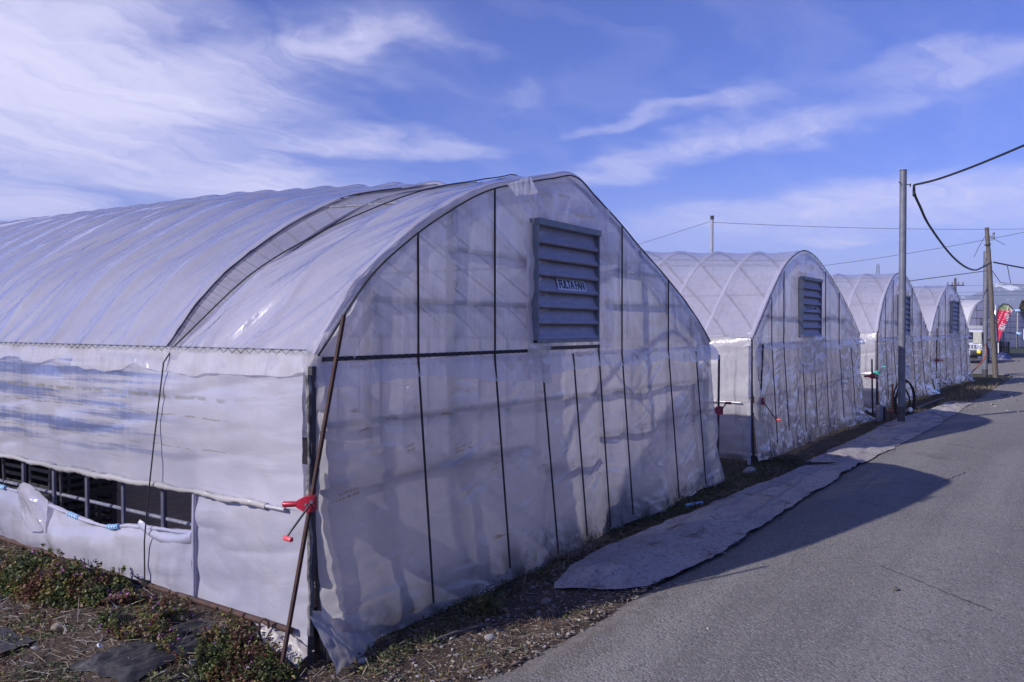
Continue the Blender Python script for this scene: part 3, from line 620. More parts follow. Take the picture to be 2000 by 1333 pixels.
def fan(h, x0, x1, z0, z1, text=True, n=7, depth=.062, y0=-.040):
    w = x1 - x0; f = .014
    fr = MB()
    fr.bbox((x0 + f / 2, y0 - depth * .52, (z0 + z1) / 2), (f, depth * 1.05, z1 - z0), .004).bbox((x1 - f / 2, y0 - depth * .52, (z0 + z1) / 2), (f, depth * 1.05, z1 - z0), .004)
    fr.bbox(((x0 + x1) / 2, y0 - depth / 2 - .004, z1 - .018), (w + .012, depth + .02, .045), .004).bbox(((x0 + x1) / 2, y0 - depth / 2, z0 + .010), (w, depth, .022), .004)
    fo = part('louvre_frame', fr, M['fan_frame'], h.root, False)
    part('back_panel', MB().box(((x0 + x1) / 2, y0 + .006, (z0 + z1) / 2), (w - .02, .012, z1 - z0 - .02)), M['black'], fo, False)
    zi0, zi1 = z0 + .022, z1 - .045; st = (zi1 - zi0) / n
    xa, xb = x0 + f + .003, x1 - f - .003; slat = None; lip = None
    prof = [(.014, st * 1.02), (.018, st * .85), (.036, st * .30), (.046, st * .14), (.057, st * .05), (.062, -.004), (.056, -.014), (.044, -.012)]
    for i in range(n):
        if slat is None:
            mb = MB(); k = len(prof)
            vs = [(xa, y0 - a, b) for a, b in prof] + [(xb, y0 - a, b) for a, b in prof]
            mb.add(vs, [(j, j + 1, k + j + 1, k + j) for j in range(k - 1)]); slat = mb.mesh('slat', M['fan'], True)
            ml = MB().box(((xa + xb) / 2, y0 - .044, -.019), (xb - xa, .030, .007)); lip = ml.mesh('slat_lip', M['fan_lip'], False)
        o = link('slat', slat, fo); o.location = (0, 0, zi0 + i * st + .012)
        o = link('slat_lip', lip, fo); o.location = (0, 0, zi0 + i * st + .012)
    if text:
        xm = x0 + w * .555; zc = zi0 + 3 * st + st * .52; tw = w * .46; th = st * .80
        an = math.atan2(.018, st * .55); tilt = Matrix.Rotation(-an, 3, 'X')
        lab = part('label_plate', MB().box((xm, y0 - .0420, zc), (tw, .003, th), tilt), M['sign'], fo, False)
        cu = bpy.data.curves.new('lettering', 'FONT'); cu.body = 'FULTA FAN'; cu.size = th * 1.0; cu.align_x = 'CENTER'; cu.align_y = 'CENTER'; cu.extrude = .0008; cu.offset = .0010; cu.space_character = .96
        cu.materials.append(M['ink']); text_mesh('lettering', cu, fo, (xm, y0 - .0455, zc), (PI / 2 - an, 0, 0), (tw * .96 / (th * 1.0 * 5.2), 1, 1))
        rv = MB()
        for zz in np.linspace(z0 + .06, z1 - .08, 8): rv.tube([(x0 + f * .5, y0 - depth, zz), (x0 + f * .5, y0 - depth - .004, zz)], .005, 6)
        part('rivet', rv, M['steel_dark'], fo)
def roller(h, side, y0, y1, z, x, lumps=True, bare=.22, r=.017):
    n = int((y1 - y0 - bare) / .02); pts = []; rs = []
    for i in range(n):
        y = y0 + bare + (y1 - y0 - bare) * i / (n - 1)
        pts.append((x + .004 * math.sin(y * 7), y, z + .006 * math.sin(y * 2.3) - .008 * math.sin(y * 7.6) ** 2)); rs.append(r * (1.0 + .45 * float(vn(y * 14, 0., 9)) + .5 * float(vn(y * 40, 1., 19))))
    ro = part('roll_pipe', MB().tube([(x, y0, z), (x, y0 + bare + .03, z)], .0105, 8), M['pipe_light'], h.root)
    part('rolled_film', MB().tube(pts, rs, 9), M['f_wrap'], ro)

P1 = [(0, 1.53), (.10, 1.645), (.21, 1.775), (.33, 1.905), (.69, 2.17), (.98, 2.335), (1.43, 2.54), (1.87, 2.655), (2.22, 2.738), (2.50, 2.795), (2.60, 2.785), (2.86, 2.685), (3.25, 2.54), (3.63, 2.375), (4.15, 2.165), (4.69, 1.92), (5.10, 1.70), (5.36, 1.53)]
H1 = House((2.68, 3.01), 0, P1, 'nearest and largest greenhouse with a half rolled side curtain and a clear fan louvre', 18, .20, .4133, 1)
h = H1
PROUD = None
hoops(h, r=.0150, mat=M['hoop'], hd=.033); purlins(h)
# main roof sheet ends on the rib at 1.26 m; the front sheet's edge swings away from it
def front_edge(s):     # y of the front sheet's far edge along the arch
    return np.where(s < .34, 1.09 - 2.25 * s, .325 + 1.1 * (s - .34))
roof_sheet(h, 'roof_film', M['f_roof'], lambda s: 1.222 + 0 * s, 18, 900, 130, wr=.021, sag=.014)
roof_sheet(h, 'roof_film', M['f_roof'], lambda s: -.012 + 0 * s, front_edge, 130, 170, off=.006, wr=.023, sag=.012)
roof_sheet(h, 'inner_film', M['f_inner'], lambda s: .25 + 0 * s, lambda s: 1.40 + 0 * s, 60, 70, off=-.030, wr=.016, sag=.006)
u_, z_ = resample(P1, 60)
# black rope that follows the sheet edge over the roof and down to a ground pipe
pts = [(-.050, 1.325, .17), (-.066, 1.30, .42), (-.070, 1.265, .62), (-.066, 1.20, 1.0), (-.052, 1.125, 1.45)]
for a, b, s in zip(u_, z_, np.linspace(0, 1, 60)):
    y = float(front_edge(s)); k = float(h.kf(np.array([a]), np.array([b]))[0]); pts.append((a - .008 if a < 2 else a + .008, y - .004, b + k * float(h.dz(y)) + .014))
pts += [(h.Wd + .03, 1.2, 1.3), (h.Wd + .06, 1.2, .1)]
part('rope', MB().tube(pts, .0046, 6), M['rope'], h.root)
for s_ in (-1, 1): channel(h, s_, 0.0, 18)
valance(h, -1, -.01, 9, M['f_flap'], .095, 420)
# sun side: curtain, front panel, skirt
side_sheet(h, 'curtain_film', -1, .02, 17.8, .755, 1.52, M['f_curtain'], -.020, .012, 420, 70, .012)
side_sheet(h, 'side_panel_film', -1, .0, .90, lambda y: .06 + .10 * y, .98, M['f_skirt'], -.010, .013, 120, 110, .006, .006)
def sk_top(y): return .47 + .055 * np.sin(y * 2.1 + .6) * np.exp(-y * .1) + .03 * vn(y * 4, y * 0, 6) + .06 * np.exp(-((y - 2.75) / .12) ** 2) + .02
side_sheet(h, 'skirt_film', -1, .90, 17.8, lambda y: .10 + .01 * np.sin(y * 3), sk_top, M['f_skirt'], -.022, .015, 520, 36, .02, .016)
# rolled hem of the skirt with blue clips
n = 260; pts = []; rs = []
for i in range(n):
    y = .90 + (7.5 - .90) * i / (n - 1); pts.append((-.026 + .006 * math.sin(y * 9), y, float(sk_top(np.array(y))) + .002)); rs.append(.012 + .008 * float(vn(y * 6, 3., 5)) + .004 * float(vn(y * 30, 1., 5)))
part('skirt_hem', MB().tube(pts, rs, 8), M['f_skirt'], h.root)
for y0_, y1_ in ((3.05, 3.20), (2.08, 2.20), (1.62, 1.74)):
    k = [(-.030, y, float(sk_top(np.array(y))) + .004) for y in np.linspace(y0_, y1_, 6)]
    c = part('blue_clip', MB().tube(k, .0165, 8), M['bluetape'], h.root)
    for y in np.linspace(y0_ + .015, y1_ - .015, 4): part('clip_band', MB().tube([(-.030, y - .002, float(sk_top(np.array(y))) + .004), (-.030, y + .002, float(sk_top(np.array(y))) + .004)], .0178, 8), M['rope'], c)
crumple = []
# bunched knot of skirt film
s, t = np.meshgrid(np.linspace(0, 1, 34), np.linspace(0, 1, 26), indexing='ij')
Y = 2.45 + .40 * s - .10 * t * s; Z = .50 + .10 * np.sin(PI * s) * (1 - t) - .20 * t + .03 * fbm(s * 6, t * 5, 3, 3); X = -.045 - .045 * np.sin(PI * s) * (1 - .5 * t) - .02 * ridge(s * 5 + t * 2, t * 2, 9)
grid('bunched_film', X, Y, Z, M['f_skirt'], h.root)
# white upright hem beside the opening and folded cloth next to it
part('panel_hem', MB().tube([(-.020, .90, .17), (-.024, .895, .5), (-.018, .90, .735)], [.012, .014, .011], 8), M['f_skirt'], h.root)
# drape from curtain sill to skirt
y = np.linspace(.9, 1.40, 40); t = np.linspace(0, 1, 10); Yg = np.repeat(y[:, None], 10, 1)
Zg = .505 - .05 * np.sin(PI * (Yg - .9) / .5) + .025 - t[None, :] * .055; Xg = -.034 - .012 * np.sin(PI * t)[None, :] - .006 * vn(Yg * 14, Zg * 20, 4)
grid('hem_film', Xg, Yg, Zg, M['f_skirt'], h.root)
roller(h, -1, .13, 17.8, .752, -.040, True, .14)
part('inner_pipe', MB().tube([(.16, .95, .49), (.16, 17.5, .50)], .012, 8), M['steel'], h.root)
for y0_ in (1.50, 1.95, 2.72, 3.55, 4.4): part('brace', MB().tube([(.20, y0_, .05), (.12, y0_ - .10, .9)], .013, 6), M['steel_dark'], h.root)
# far wall, back wall
side_sheet(h, 'side_film', 1, 0, 17.9, .03, 1.53, M['f_skirt'], -.012, .010, 120, 30, .01, .004)
u_, z_ = resample(P1, 60); t = np.linspace(0, 1, 16)
grid('back_film', np.repeat(u_[:, None], 16, 1), np.full((60, 16), 17.95), (z_[:, None] + .2 * ((z_ - 1.53) / 1.23).clip(0, 1)[:, None]) * t, M['f_front'], h.root)
ST1 = [(.76, 0, .09), (1.50, 0, .10), (2.06, 1.46, .06), (2.50, 1.46, .09), (2.90, 1.52, .07), (3.30, 0, .09), (4.25, 0, .06), (4.92, 1.42, .08)]
front_lower(h, M['f_front'], [a for a, b, c in ST1], flare=.05)
front_upper(h, M['f_upper'])
front_flap(h, M['f_flap'])
cap_tape(h, M['f_roof'])
straps(h, ST1)
ua, za = resample(P1, 120); nx_ = np.gradient(za); nz_ = -np.gradient(ua); ln_ = np.hypot(nx_, nz_); nx_, nz_ = -nx_ / ln_, -nz_ / ln_
part('hem_wire', MB().tube([(a - p * .030, -.040, b - q * .030) for a, b, p, q in zip(ua, za, nx_, nz_)], .0055, 5), M['rope'], h.root)
posts(h, (.40, 1.10, 3.70, 4.92), .022, M['post'], .006); posts(h, (.03,), .022)
part('corner_post', MB().tube([(5.36, .0, -.05), (5.35, 0, 1.53)], .02, 6), M['steel'], h.root)
# faded orange print stamped on the film
M['print'] = worn('faded_print', (.42, .30, .13), (.50, .38, .20), 60, .6)
for k_, (px_, pz_, l_) in enumerate(((1.07, .90, .16), (1.42, .74, .12), (2.88, .87, .10), (3.60, .78, .09), (4.15, .86, .11), (4.80, .83, .10), (.10, .78, .17), (.62, .96, .10), (2.35, .62, .08))):
    rg = np.random.RandomState(k_); mb = MB()
    for row_ in (0, 1):
        for q_ in range(7):
            if rg.rand() < .25: continue
            a_ = px_ + l_ * (q_ / 7) + .004 * rg.randn(); z0_ = pz_ + row_ * .026 + .12 * (a_ - px_); w_ = l_ / 7 * rg.uniform(.35, .8); t_ = rg.uniform(.005, .012)
            x_ = float(shear(a_, z0_, h)); yy = film_y(h, a_, z0_, 4) - .003
            mb.add([(x_, yy, z0_), (x_ + w_, yy, z0_ + .12 * w_), (x_ + w_, yy, z0_ + t_ + .12 * w_), (x_, yy, z0_ + t_)], [(0, 1, 2, 3)])
    part('faded_print', mb, M['print'], h.root, False)['kind'] = 'stuff'
bars(h, ((-.0, 1.95, .87, .84), (2.08, 2.90, .66, .64), (2.9, 5.35, .80, .80), (0, 5.36, 1.16, 1.12), (.35, 2.0, 1.80, 1.80), (2.95, 4.8, 1.86, 1.86), (1.0, 4.2, 2.12, 2.12)))
part('cross_bar', MB().tube([(2.95, .03, 2.42), (4.85, .03, 1.60)], .015, 6), M['steel'], h.root)
part('film_channel', MB().box((1.03, -.034, 1.492), (1.95, .012, .022)), M['steel_dark'], h.root, False)
part('film_channel', MB().box((2.49, -.040, 1.505), (.84, .014, .026)), M['steel_dark'], h.root, False)
pts = [(.15 + .03 * i, -.042, 1.492 + (.010 if i % 2 else -.010)) for i in range(62)]
part('spring_wire', MB().tube(pts, .003, 4), M['rope'], h.root)
fan(h, 1.915, 2.795, 1.545, 2.385)
crumple_piece(h, 'loose_film', [(2.02, 2.37), (2.92, 2.36), (3.05, 2.58), (1.90, 2.64)], M['f_upper'], -.05, .030, 50, 3)
crumple_piece(h, 'loose_film', [(1.55, 2.56), (2.06, 2.26), (2.10, 2.40), (1.85, 2.66)], M['f_flap'], -.075, .02, 34, 7)
crumple_piece(h, 'loose_film', [(1.86, 1.30), (2.14, 1.28), (2.075, 2.36), (1.80, 2.34)], M['f_upper'], -.060, .028, 56, 12)
crumple_piece(h, 'loose_film', [(2.93, 1.50), (3.10, 1.50), (3.16, 2.42), (2.89, 2.40)], M['f_flap'], -.050, .020, 44, 15)
# torn film over the first corner, and its grey clamp strip
crumple_piece(h, 'corner_flap', [(-.05, 1.26), (.09, 1.22), (.20, 1.66), (-.04, 1.56)], M['f_upper'], -.020, .012, 30, 20)
part('corner_post', MB().tube([(-.012, -.028, .42), (-.006, -.03, 1.46)], .020, 8), M['steel_dark'], h.root)
pts = [(-.030 + .010 * float(vn(z * 20, 0., 3)), -.034 + .008 * float(vn(z * 25, 2., 4)), z) for z in np.linspace(.06, 1.42, 90)]
part('gathered_hem', MB().tube(pts, [.011 + .012 * float(vn(z * 18, 4., 6)) for z in np.linspace(.06, 1.42, 90)], 8), M['f_hem'], h.root)
# film spread out on the ground at the corner
s, t = np.meshgrid(np.linspace(0, 1, 40), np.linspace(0, 1, 26), indexing='ij')
X = -.04 + .46 * s * (1 - .15 * t) + .015 * vn(t * 6, s * 5, 2); Z = (.26 - .17 * s) * (1 - t) + .022 + .012 * fbm(s * 7, t * 6, 3, 3)
Yq = -.03 - .20 * t * (1 - .62 * s) - .018 * ridge(s * 5 + t, t * 4, 6)
grid('ground_flap', X, Yq, Z, M['f_dirty'], h.root)
s, t = np.meshgrid(np.linspace(0, 1, 34), np.linspace(0, 1, 24), indexing='ij')
X = -.02 - .09 * t - .02 * vn(s * 5, t * 5, 8) - .02 * ridge(s * 6, t * 2, 4); Yq = .34 * s - .04 + .02 * vn(t * 6, s * 4, 9); Z = .15 * (1 - t) * (.4 + .6 * s) + .03 + .06 * s * t + .018 * ridge(s * 5 + t * 2, t * 3, 6)
grid('corner_flap', X, Yq, Z, M['f_dirty'], h.root)

# --- further greenhouses
def side_house(loc, yaw, prof, label, seed, straps_, fanbox, length=16, rise=.2, crump=.020):
    h = House(loc, yaw, prof, label, length, rise, .60, seed)
    hoops(h, 20, .021, M['hoop2']); purlins(h)
    roof_sheet(h, 'roof_film', M['f_roof2'], lambda s: -.012 + 0 * s, length, 260, 80, wr=.012, sag=.022, off=.004)
    channel(h, -1, 0, length, False); channel(h, 1, 0, length, False)
    valance(h, -1, -.01, 5, M['f_flap'], .10, 140)
    side_sheet(h, 'curtain_film', -1, .02, length, .755, 1.52, M['f_crump'], -.022, .016, 160, 50, .014, .010)
    side_sheet(h, 'skirt_film', -1, .0, length, .06, .80, M['f_crump'], -.006, .018, 160, 44, .012, .012)
    side_sheet(h, 'side_film', 1, 0, length, .03, 1.53, M['f_skirt'], -.012, .010, 60, 20, .01, .004)
    u_, z_ = resample(prof, 50); t = np.linspace(0, 1, 10)
    grid('back_film', np.repeat(u_[:, None], 10, 1), np.full((50, 10), length - .05), (z_[:, None] + rise * ((z_ - 1.53) / 1.2).clip(0, 1)[:, None]) * t, M['f_front'], h.root)
    roller(h, -1, .10, min(length, 6), .752, -.042, True, .30)
    front_lower(h, M['f_crump'], [a for a, b, c in straps_], 1.47, (240, 90), 1.2, crump, .06)
    front_upper(h, M['f_upper'], 1.44, (200, 60), 1.2)
    front_flap(h, M['f_flap'], 1.475, 1.36, (200, 14), .02, .12)
    cap_tape(h, M['f_roof'])
    pts = []
    for i, (a, b) in enumerate(zip(*resample(prof, 150))): pts.append((a, -.030 - (.006 if i % 2 else 0), b + (.008 if i % 2 else -.004)))
    part('spring_wire', MB().tube(pts, .006, 4), M['rope'], h.root)
    straps(h, straps_, .1, .007); posts(h, (.05, h.Wd * .2, h.Wd * .42, h.Wd * .62, h.Wd * .8), .018)
    bars(h, ((0, h.Wd, .80, .80), (.4, h.Wd - .5, 1.80, 1.80)))
    part('corner_post', MB().tube([(h.Wd - .01, .0, -.05), (h.Wd - .02, 0, 1.53)], .02, 6), M['steel'], h.root)
    fan(h, *fanbox, text=(seed == 2))
    x0, x1, z0, z1 = fanbox
    crumple_piece(h, 'loose_film', [(x0 - .15, z1 - .02), (x1 + .1, z1 - .02), (x1, z1 + .22), (x0, z1 + .22)], M['f_upper'], -.05, .03, 24, seed * 7)
    crumple_piece(h, 'loose_film', [(x0 - .02, 1.05), (x1 + .3, .95), (x1 + .2, 1.56), (x0 - .1, 1.55)], M['f_flap'], -.10, .05, 34, seed * 7 + 2)
    crumple_piece(h, 'corner_flap', [(-.06, 1.22), (.30, 1.12), (.18, 1.62), (-.03, 1.55)], M['f_flap'], -.05, .03, 26, seed * 9)
    # torn foot of the front film dragged out towards the verge
    s, t = np.meshgrid(np.linspace(0, 1, 30), np.linspace(0, 1, 20), indexing='ij')
    dr = .2 if seed == 4 else .75; X = h.Wd - .75 + dr * s + .25 * t * s; Z = .42 * (1 - t) * (.35 + .65 * (1 - s)) + .03 + .01 * fbm(s * 6, t * 6, seed, 3); Yq = -.07 - .16 * t * (.3 + s) - .03 * ridge(s * 4, t * 3, seed + 5)
    grid('ground_flap', X, Yq, Z, M['f_crump'], h.root)
    return h
P2 = [(0, 1.53), (.38, 1.84), (.79, 2.17), (1.22, 2.46), (1.69, 2.65), (2.07, 2.735), (2.6, 2.71), (3.3, 2.53), (4.3, 2.17), (5.05, 1.84), (5.65, 1.52)]
P3 = [(0, 1.55), (.15, 1.8), (.45, 2.17), (1.0, 2.55), (1.65, 2.8), (2.2, 2.84), (2.7, 2.78), (3.6, 2.45), (4.6, 1.95), (5.3, 1.6), (5.5, 1.53)]
P4 = [(0, 1.55), (.5, 2.05), (1.2, 2.5), (2.0, 2.82), (2.6, 2.88), (3.2, 2.75), (4.2, 2.3), (5.0, 1.8), (5.4, 1.53)]
H2 = side_house((9.58, 3.05), -.02, P2, 'second greenhouse from the camera, lettered louvre above crumpled dirty front film', 2, [(.66, 0, .2), (1.16, 0, .3), (2.0, 1.45, .2), (2.6, 1.45, .2), (3.25, 0, .2), (4.1, 0, .2), (4.9, 1.4, .2)], (1.84, 2.80, 1.52, 2.36))
H3 = side_house((17.0, 2.95), -.042, P3, 'third greenhouse in the row, standing behind the grey utility pole and hose coil', 3, [(.6, 0, .2), (1.3, 0, .2), (2.2, 1.45, .2), (3.3, 0, .2), (4.4, 0, .2)], (1.75, 2.75, 1.50, 2.36), 14, .12)
H4 = side_house((23.8, 2.81), -.087, [(a * .95, b) for a, b in P4], 'fourth greenhouse in the row, its louvred front partly hiding the parked silver car', 4, [(.8, 0, .2), (1.6, 0, .2), (2.6, 1.45, .2), (3.6, 0, .2), (4.5, 0, .2)], (2.25, 3.15, 1.50, 2.44), 14, .12)
def far_house(loc, yaw, prof, label, seed):
    h = House(loc, yaw, prof, label, 16, .1, .9, seed, 'taller greenhouses across the far end of the road')
    hoops(h, 18, .03, M['pipe_light']); purlins(h)
    roof_sheet(h, 'roof_film', M['f_far'], lambda s: 0 * s, 16, 100, 50, wr=.006, sag=.02)
    side_sheet(h, 'side_film', -1, 0, 16, .03, 1.6, M['f_far'], -.012, .01, 60, 16); side_sheet(h, 'side_film', 1, 0, 16, .03, 1.6, M['f_far'], -.012, .01, 60, 16)
    x = np.linspace(0, h.Wd, 130); t = np.linspace(0, 1, 40); X = np.repeat(x[:, None], 40, 1); Z = .03 + (h.top(x)[:, None] - .04) * t
    Y = -.02 - .02 * np.sin(X * 2 * PI / .18) - .02 * fbm(X * 2, Z * 2, seed, 3)
    grid('front_film', X, Y, Z, M['f_far'], h.root)
    for x in np.linspace(1.35, h.Wd - 1.35, 3): part('front_post', MB().tube([(x, -.06, 0), (x, -.06, float(h.top(x)) - .03)], .012, 5), M['pipe_light'], h.root)
    for z in (.85, 1.35, 1.75, 2.2, 2.62):
        k = h.pu[h.pz > z]; a, b = (k.min(), k.max()) if len(k) else (0, h.Wd); a, b = (0, h.Wd) if z < 1.6 else (a, b)
        part('cross_bar', MB().tube([(a, -.075, z), (b, -.075, z)], .016, 5), M['steel'], h.root)
    u, z = resample(prof, 40); part('front_hoop', MB().tube([(0, -.05, 0)] + [(a, -.05, b) for a, b in zip(u, z)] + [(h.Wd, -.05, 0)], .05, 6), M['pipe_light'], h.root)
    return h
H5 = far_house((48.0, 4.0), -.227, [(0, 1.6), (.5, 2.3), (1.2, 2.85), (2.2, 3.15), (2.7, 3.23), (3.2, 3.15), (4.2, 2.75), (5.0, 2.1), (5.4, 1.6)], 'far greenhouse behind the silver car with a metal flue on its front', 5)
H6 = far_house((71.3, 3.5), -.26, [(0, 1.6), (.5, 2.2), (1.2, 2.75), (2.2, 3.05), (2.7, 3.13), (3.2, 3.05), (4.2, 2.6), (5.0, 2.0), (5.4, 1.6)], 'farthest greenhouse showing behind the red feather banner', 6)
# flue
mb = MB().tube([(2.1, -.05, 2.0), (2.1, -.28, 2.0), (2.1, -.34, 2.0)], [.20, .20, .20], 10).tube([(2.15, -.30, 2.02), (3.1, -.34, 2.02), (3.35, -.34, 2.06), (3.5, -.34, 2.25), (3.55, -.34, 2.7), (3.57, -.34, 2.95)], [.15, .15, .15, .15, .15, .15], 10)
o = part('flue_pipe', mb, M['chrome'], H5.root)

# dark soil bank inside the first greenhouse, and its floor
xs = np.arange(2.75, 7.9, .06); ys = np.arange(3.06, 4.4, .05)
VX, VY = np.meshgrid(xs, ys, indexing='ij')
def mk_floor_mat():
    t = NT('greenhouse_floor'); v = t.geo(); b = t.noise(t.map(v, (1, 5, 1)), 3.0, 5, .6)
    col = t.mix(t.mr(b, .3, .7), (.060, .048, .045), (.11, .088, .078)); col = t.mix(t.mr(t.noise(v, 2.0, 4), .6, .7, 0, .6), col, (.05, .06, .035)); return t.bsdf(col, .9, 0, t.bump(b, .4, .01))
M['floor'] = mk_floor_mat()
struct(grid('soil_ridge', VX, VY, .02 + .34 * np.exp(-((VY - 3.10) / .16) ** 2) * (.35 + .9 * (vn(VX * 1.4, VY * 0, 4) + .5)) + .03 * fbm(VX * 6, VY * 6, 3, 3), M['ground']), 'low ridge of soil just inside the greenhouse front')
fx, fy = np.meshgrid(np.linspace(2.72, 8.0, 20), np.linspace(3.1, 20.8, 40), indexing='ij')
struct(grid('floor', fx, fy, .002 + .02 * fbm(fx * 2, fy * 2, 8, 3), M['floor']), 'brown earth floor inside the first greenhouse')

# black crates stacked inside, seen under the rolled curtain
def crate_mesh():
    mb = MB(); w, d, hh, t = .52, .36, .30, .012
    mb.box((0, 0, t / 2), (w - .02, d - .02, t))
    for sx in (-1, 1):
        for sy in (-1, 1): mb.box((sx * (w / 2 - .02), sy * (d / 2 - .02), hh / 2), (.04, .04, hh))
    for k in range(5):
        z = .03 + k * .062
        for sy in (-1, 1): mb.box((0, sy * (d / 2 - .006), z), (w - .08, .012, .026))
        for sx in (-1, 1): mb.box((sx * (w / 2 - .006), 0, z), (.012, d - .08, .026))
    for sy in (-1, 1):
        mb.box((0, sy * (d / 2 - .003), hh - .013), (w + .012, .02, .026)); 
        for q in (-.12, 0, .12): mb.box((q, sy * (d / 2 - .004), hh / 2 - .02), (.02, .014, hh - .06))
    for sx in (-1, 1): mb.box((sx * (w / 2 - .003), 0, hh - .013), (.02, d - .03, .026))
    return mb
cm = crate_mesh().mesh('crate_body', M['black'], False)
POSW = {0: 'bottom', 1: 'second', 2: 'top'}
COLW = ['stack closest to the earth floor', 'stack second from the earth floor', 'stack third from the earth floor', 'stack fourth from the earth floor', 'stack fifth from the earth floor']
for row, xx in enumerate((3.36, 3.92)):
    for cidx in range(5):
        for lev in range(3):
            o = link('crate', cm); o.location = (xx + .01 * rnd.uniform(-1, 1), 6.54 + row * 1.0 + cidx * .40, .02 + lev * .296); o.rotation_euler = (0, 0, R(rnd.uniform(-1.5, 1.5)) )
            tag(o, 'black slatted crate, %s of the %s, %s' % (POSW[lev], COLW[cidx], 'front row' if row == 0 else 'back row'), 'crate', 'black crates stacked inside the first greenhouse')

# ------------------------------------------------------------------ film winders on their guide poles
def winder(label, base, top, zw, hdir, body, grip, pole, crank, pr=.011, sc=1.0, group='hand cranks for the roll up curtains'):
    b = Vector(base); tp = Vector(top); r = thing('film_winder', label, 'curtain winder', b, 0, group)
    ax = (tp - b).normalized(); p = ax * ((zw - b.z) / ax.z); hd = Vector(hdir).normalized(); fw = hd.cross(Vector((0, 0, 1))).normalized()
    if fw.y > 0: fw = -fw
    part('guide_pole', MB().tube([(0, 0, 0), (tp - b) * .33, (tp - b) * .66, tp - b], pr, 8), M[pole], r)
    rot = Matrix((hd, fw * -1, hd.cross(fw * -1))).transposed()
    q = p + fw * .028 * sc
    g = MB()
    # housing: a chamfered block tapering into the handle
    L = .036 * sc; vs = []; fs = []
    for (a, w_, d_) in ((-.036, .036, .022), (-.030, .041, .026), (.018, .041, .026), (.040, .030, .022), (.066, .017, .017)):
        for sy, sz in ((-1, -1), (1, -1), (1, 1), (-1, 1)): vs.append(q + rot @ Vector((a * sc, sy * d_ * sc, sz * w_ * sc)))
    for i in range(4):
        for j in range(4): fs.append((i * 4 + j, i * 4 + (j + 1) % 4, i * 4 + 4 + (j + 1) % 4, i * 4 + 4 + j))
    fs += [(3, 2, 1, 0), (16, 17, 18, 19)]
    g.add(vs, fs); gb = part('gear_housing', g, M[body], r)
    part('handle', MB().tube([q + rot @ Vector((.060 * sc, 0, 0)), q + rot @ Vector((.075 * sc, 0, 0)), q + rot @ Vector((.135 * sc, 0, 0)), q + rot @ Vector((.142 * sc, 0, 0))], [.015 * sc, .0155 * sc, .0165 * sc, .012 * sc], 10), M[body], r)
    f = fw * .03 * sc
    part('bolt', MB().tube([q + f * .6 + hd * .01, q + f * 1.05 + hd * .01], .008 * sc, 8).tube([q + f * .6 - hd * .018 * sc + Vector((0, 0, .012)), q + f * 1.0 - hd * .018 * sc + Vector((0, 0, .012))], .010 * sc, 8), M['steel'], gb)
    c0 = q + f * 1.2 - hd * .012 * sc; c1 = q + f * 1.8 + Vector(crank) * sc
    cr = part('crank_arm', MB().tube([q + f * .5 - hd * .012 * sc, c0, c0 + (c1 - c0) * .12, c1], .0062 * sc, 8), M['steel_dark'], r)
    gd = (hd * -.75 + fw * .65).normalized()
    part('crank_grip', MB().tube([c1 - gd * .012 * sc, c1 - gd * .008 * sc, c1 + gd * .052 * sc, c1 + gd * .056 * sc], [.010 * sc, .0135 * sc, .0135 * sc, .010 * sc], 9), M[grip], cr)
    return r
HL = (-.55, .83, -.04)
winder('red winder on the tall leaning rusty pole at the nearest greenhouse corner', (2.500, 3.010, .01), (2.790, 2.884, 1.71), .812, HL, 'red', 'pink', 'rust', (-.075, .075, -.165), .0115, .90)
winder('dark red winder on an upright grey pole in the gap beside the second greenhouse', (8.42, 3.03, 0), (8.44, 3.03, 1.36), .765, HL, 'red', 'red', 'steel_dark', (.085, -.03, .075), .013, 1.05)
winder('red winder with orange grip on the grey pole at the second greenhouse corner', (9.78, 3.02, 0), (9.86, 2.99, 1.45), .76, HL, 'red', 'redorange', 'steel_dark', (.20, -.10, -.22), .013, 1.05)
winder('small red winder on the black pole left of the utility pole', (16.42, 2.9, 0), (16.29, 2.9, 1.07), .755, HL, 'red', 'red', 'rope', (.03, 0, -.03), .016, 1.15)
winder('teal winder with raised crank on a thin rusty pole', (16.82, 2.88, 0), (16.72, 2.88, 1.59), .80, HL, 'teal', 'teal', 'rust', (.14, -.05, .12), .0105, .9)
winder('round red winder on the dark red pole between third and fourth greenhouses', (22.95, 2.8, 0), (22.79, 2.8, 1.75), .76, HL, 'red', 'red', 'rust', (.02, 0, -.03), .014, 1.0)
winder('red winder with orange sideways grip on the rusty pole of the fourth greenhouse', (24.15, 2.70, 0), (24.40, 2.72, 1.66), .80, HL, 'red', 'redorange', 'rust', (.20, -.05, -.01), .013, 1.0)
r = thing('guide_pole', 'thin dark bare pole just right of the fourth greenhouse front', 'pole', (29.02, 2.40, 0)); part('pole_shaft', MB().tube([(0, 0, 0), (-.15, 0, 1.68)], .02, 7), M['steel_dark'], r)
r = thing('film_winder', 'blue and yellow winder on a short post beyond the feather banner', 'curtain winder', (70.6, 2.55, 0), 0, 'hand cranks for the roll up curtains')
part('guide_pole', MB().tube([(0, 0, 0), (0, 0, 1.25)], .045, 6), M['steel_dark'], r); part('gear_housing', MB().bbox((0, -.05, 1.28), (.36, .3, .2), .04), M['bluetape'], r); part('crank_grip', MB().tube([(.1, -.2, 1.3), (.5, -.2, 1.28)], .07, 6), M['yellow'], r); part('roll_pipe', MB().tube([(-3.4, .6, 1.38), (0, 0, 1.24)], .03, 6), M['steel_dark'], r)
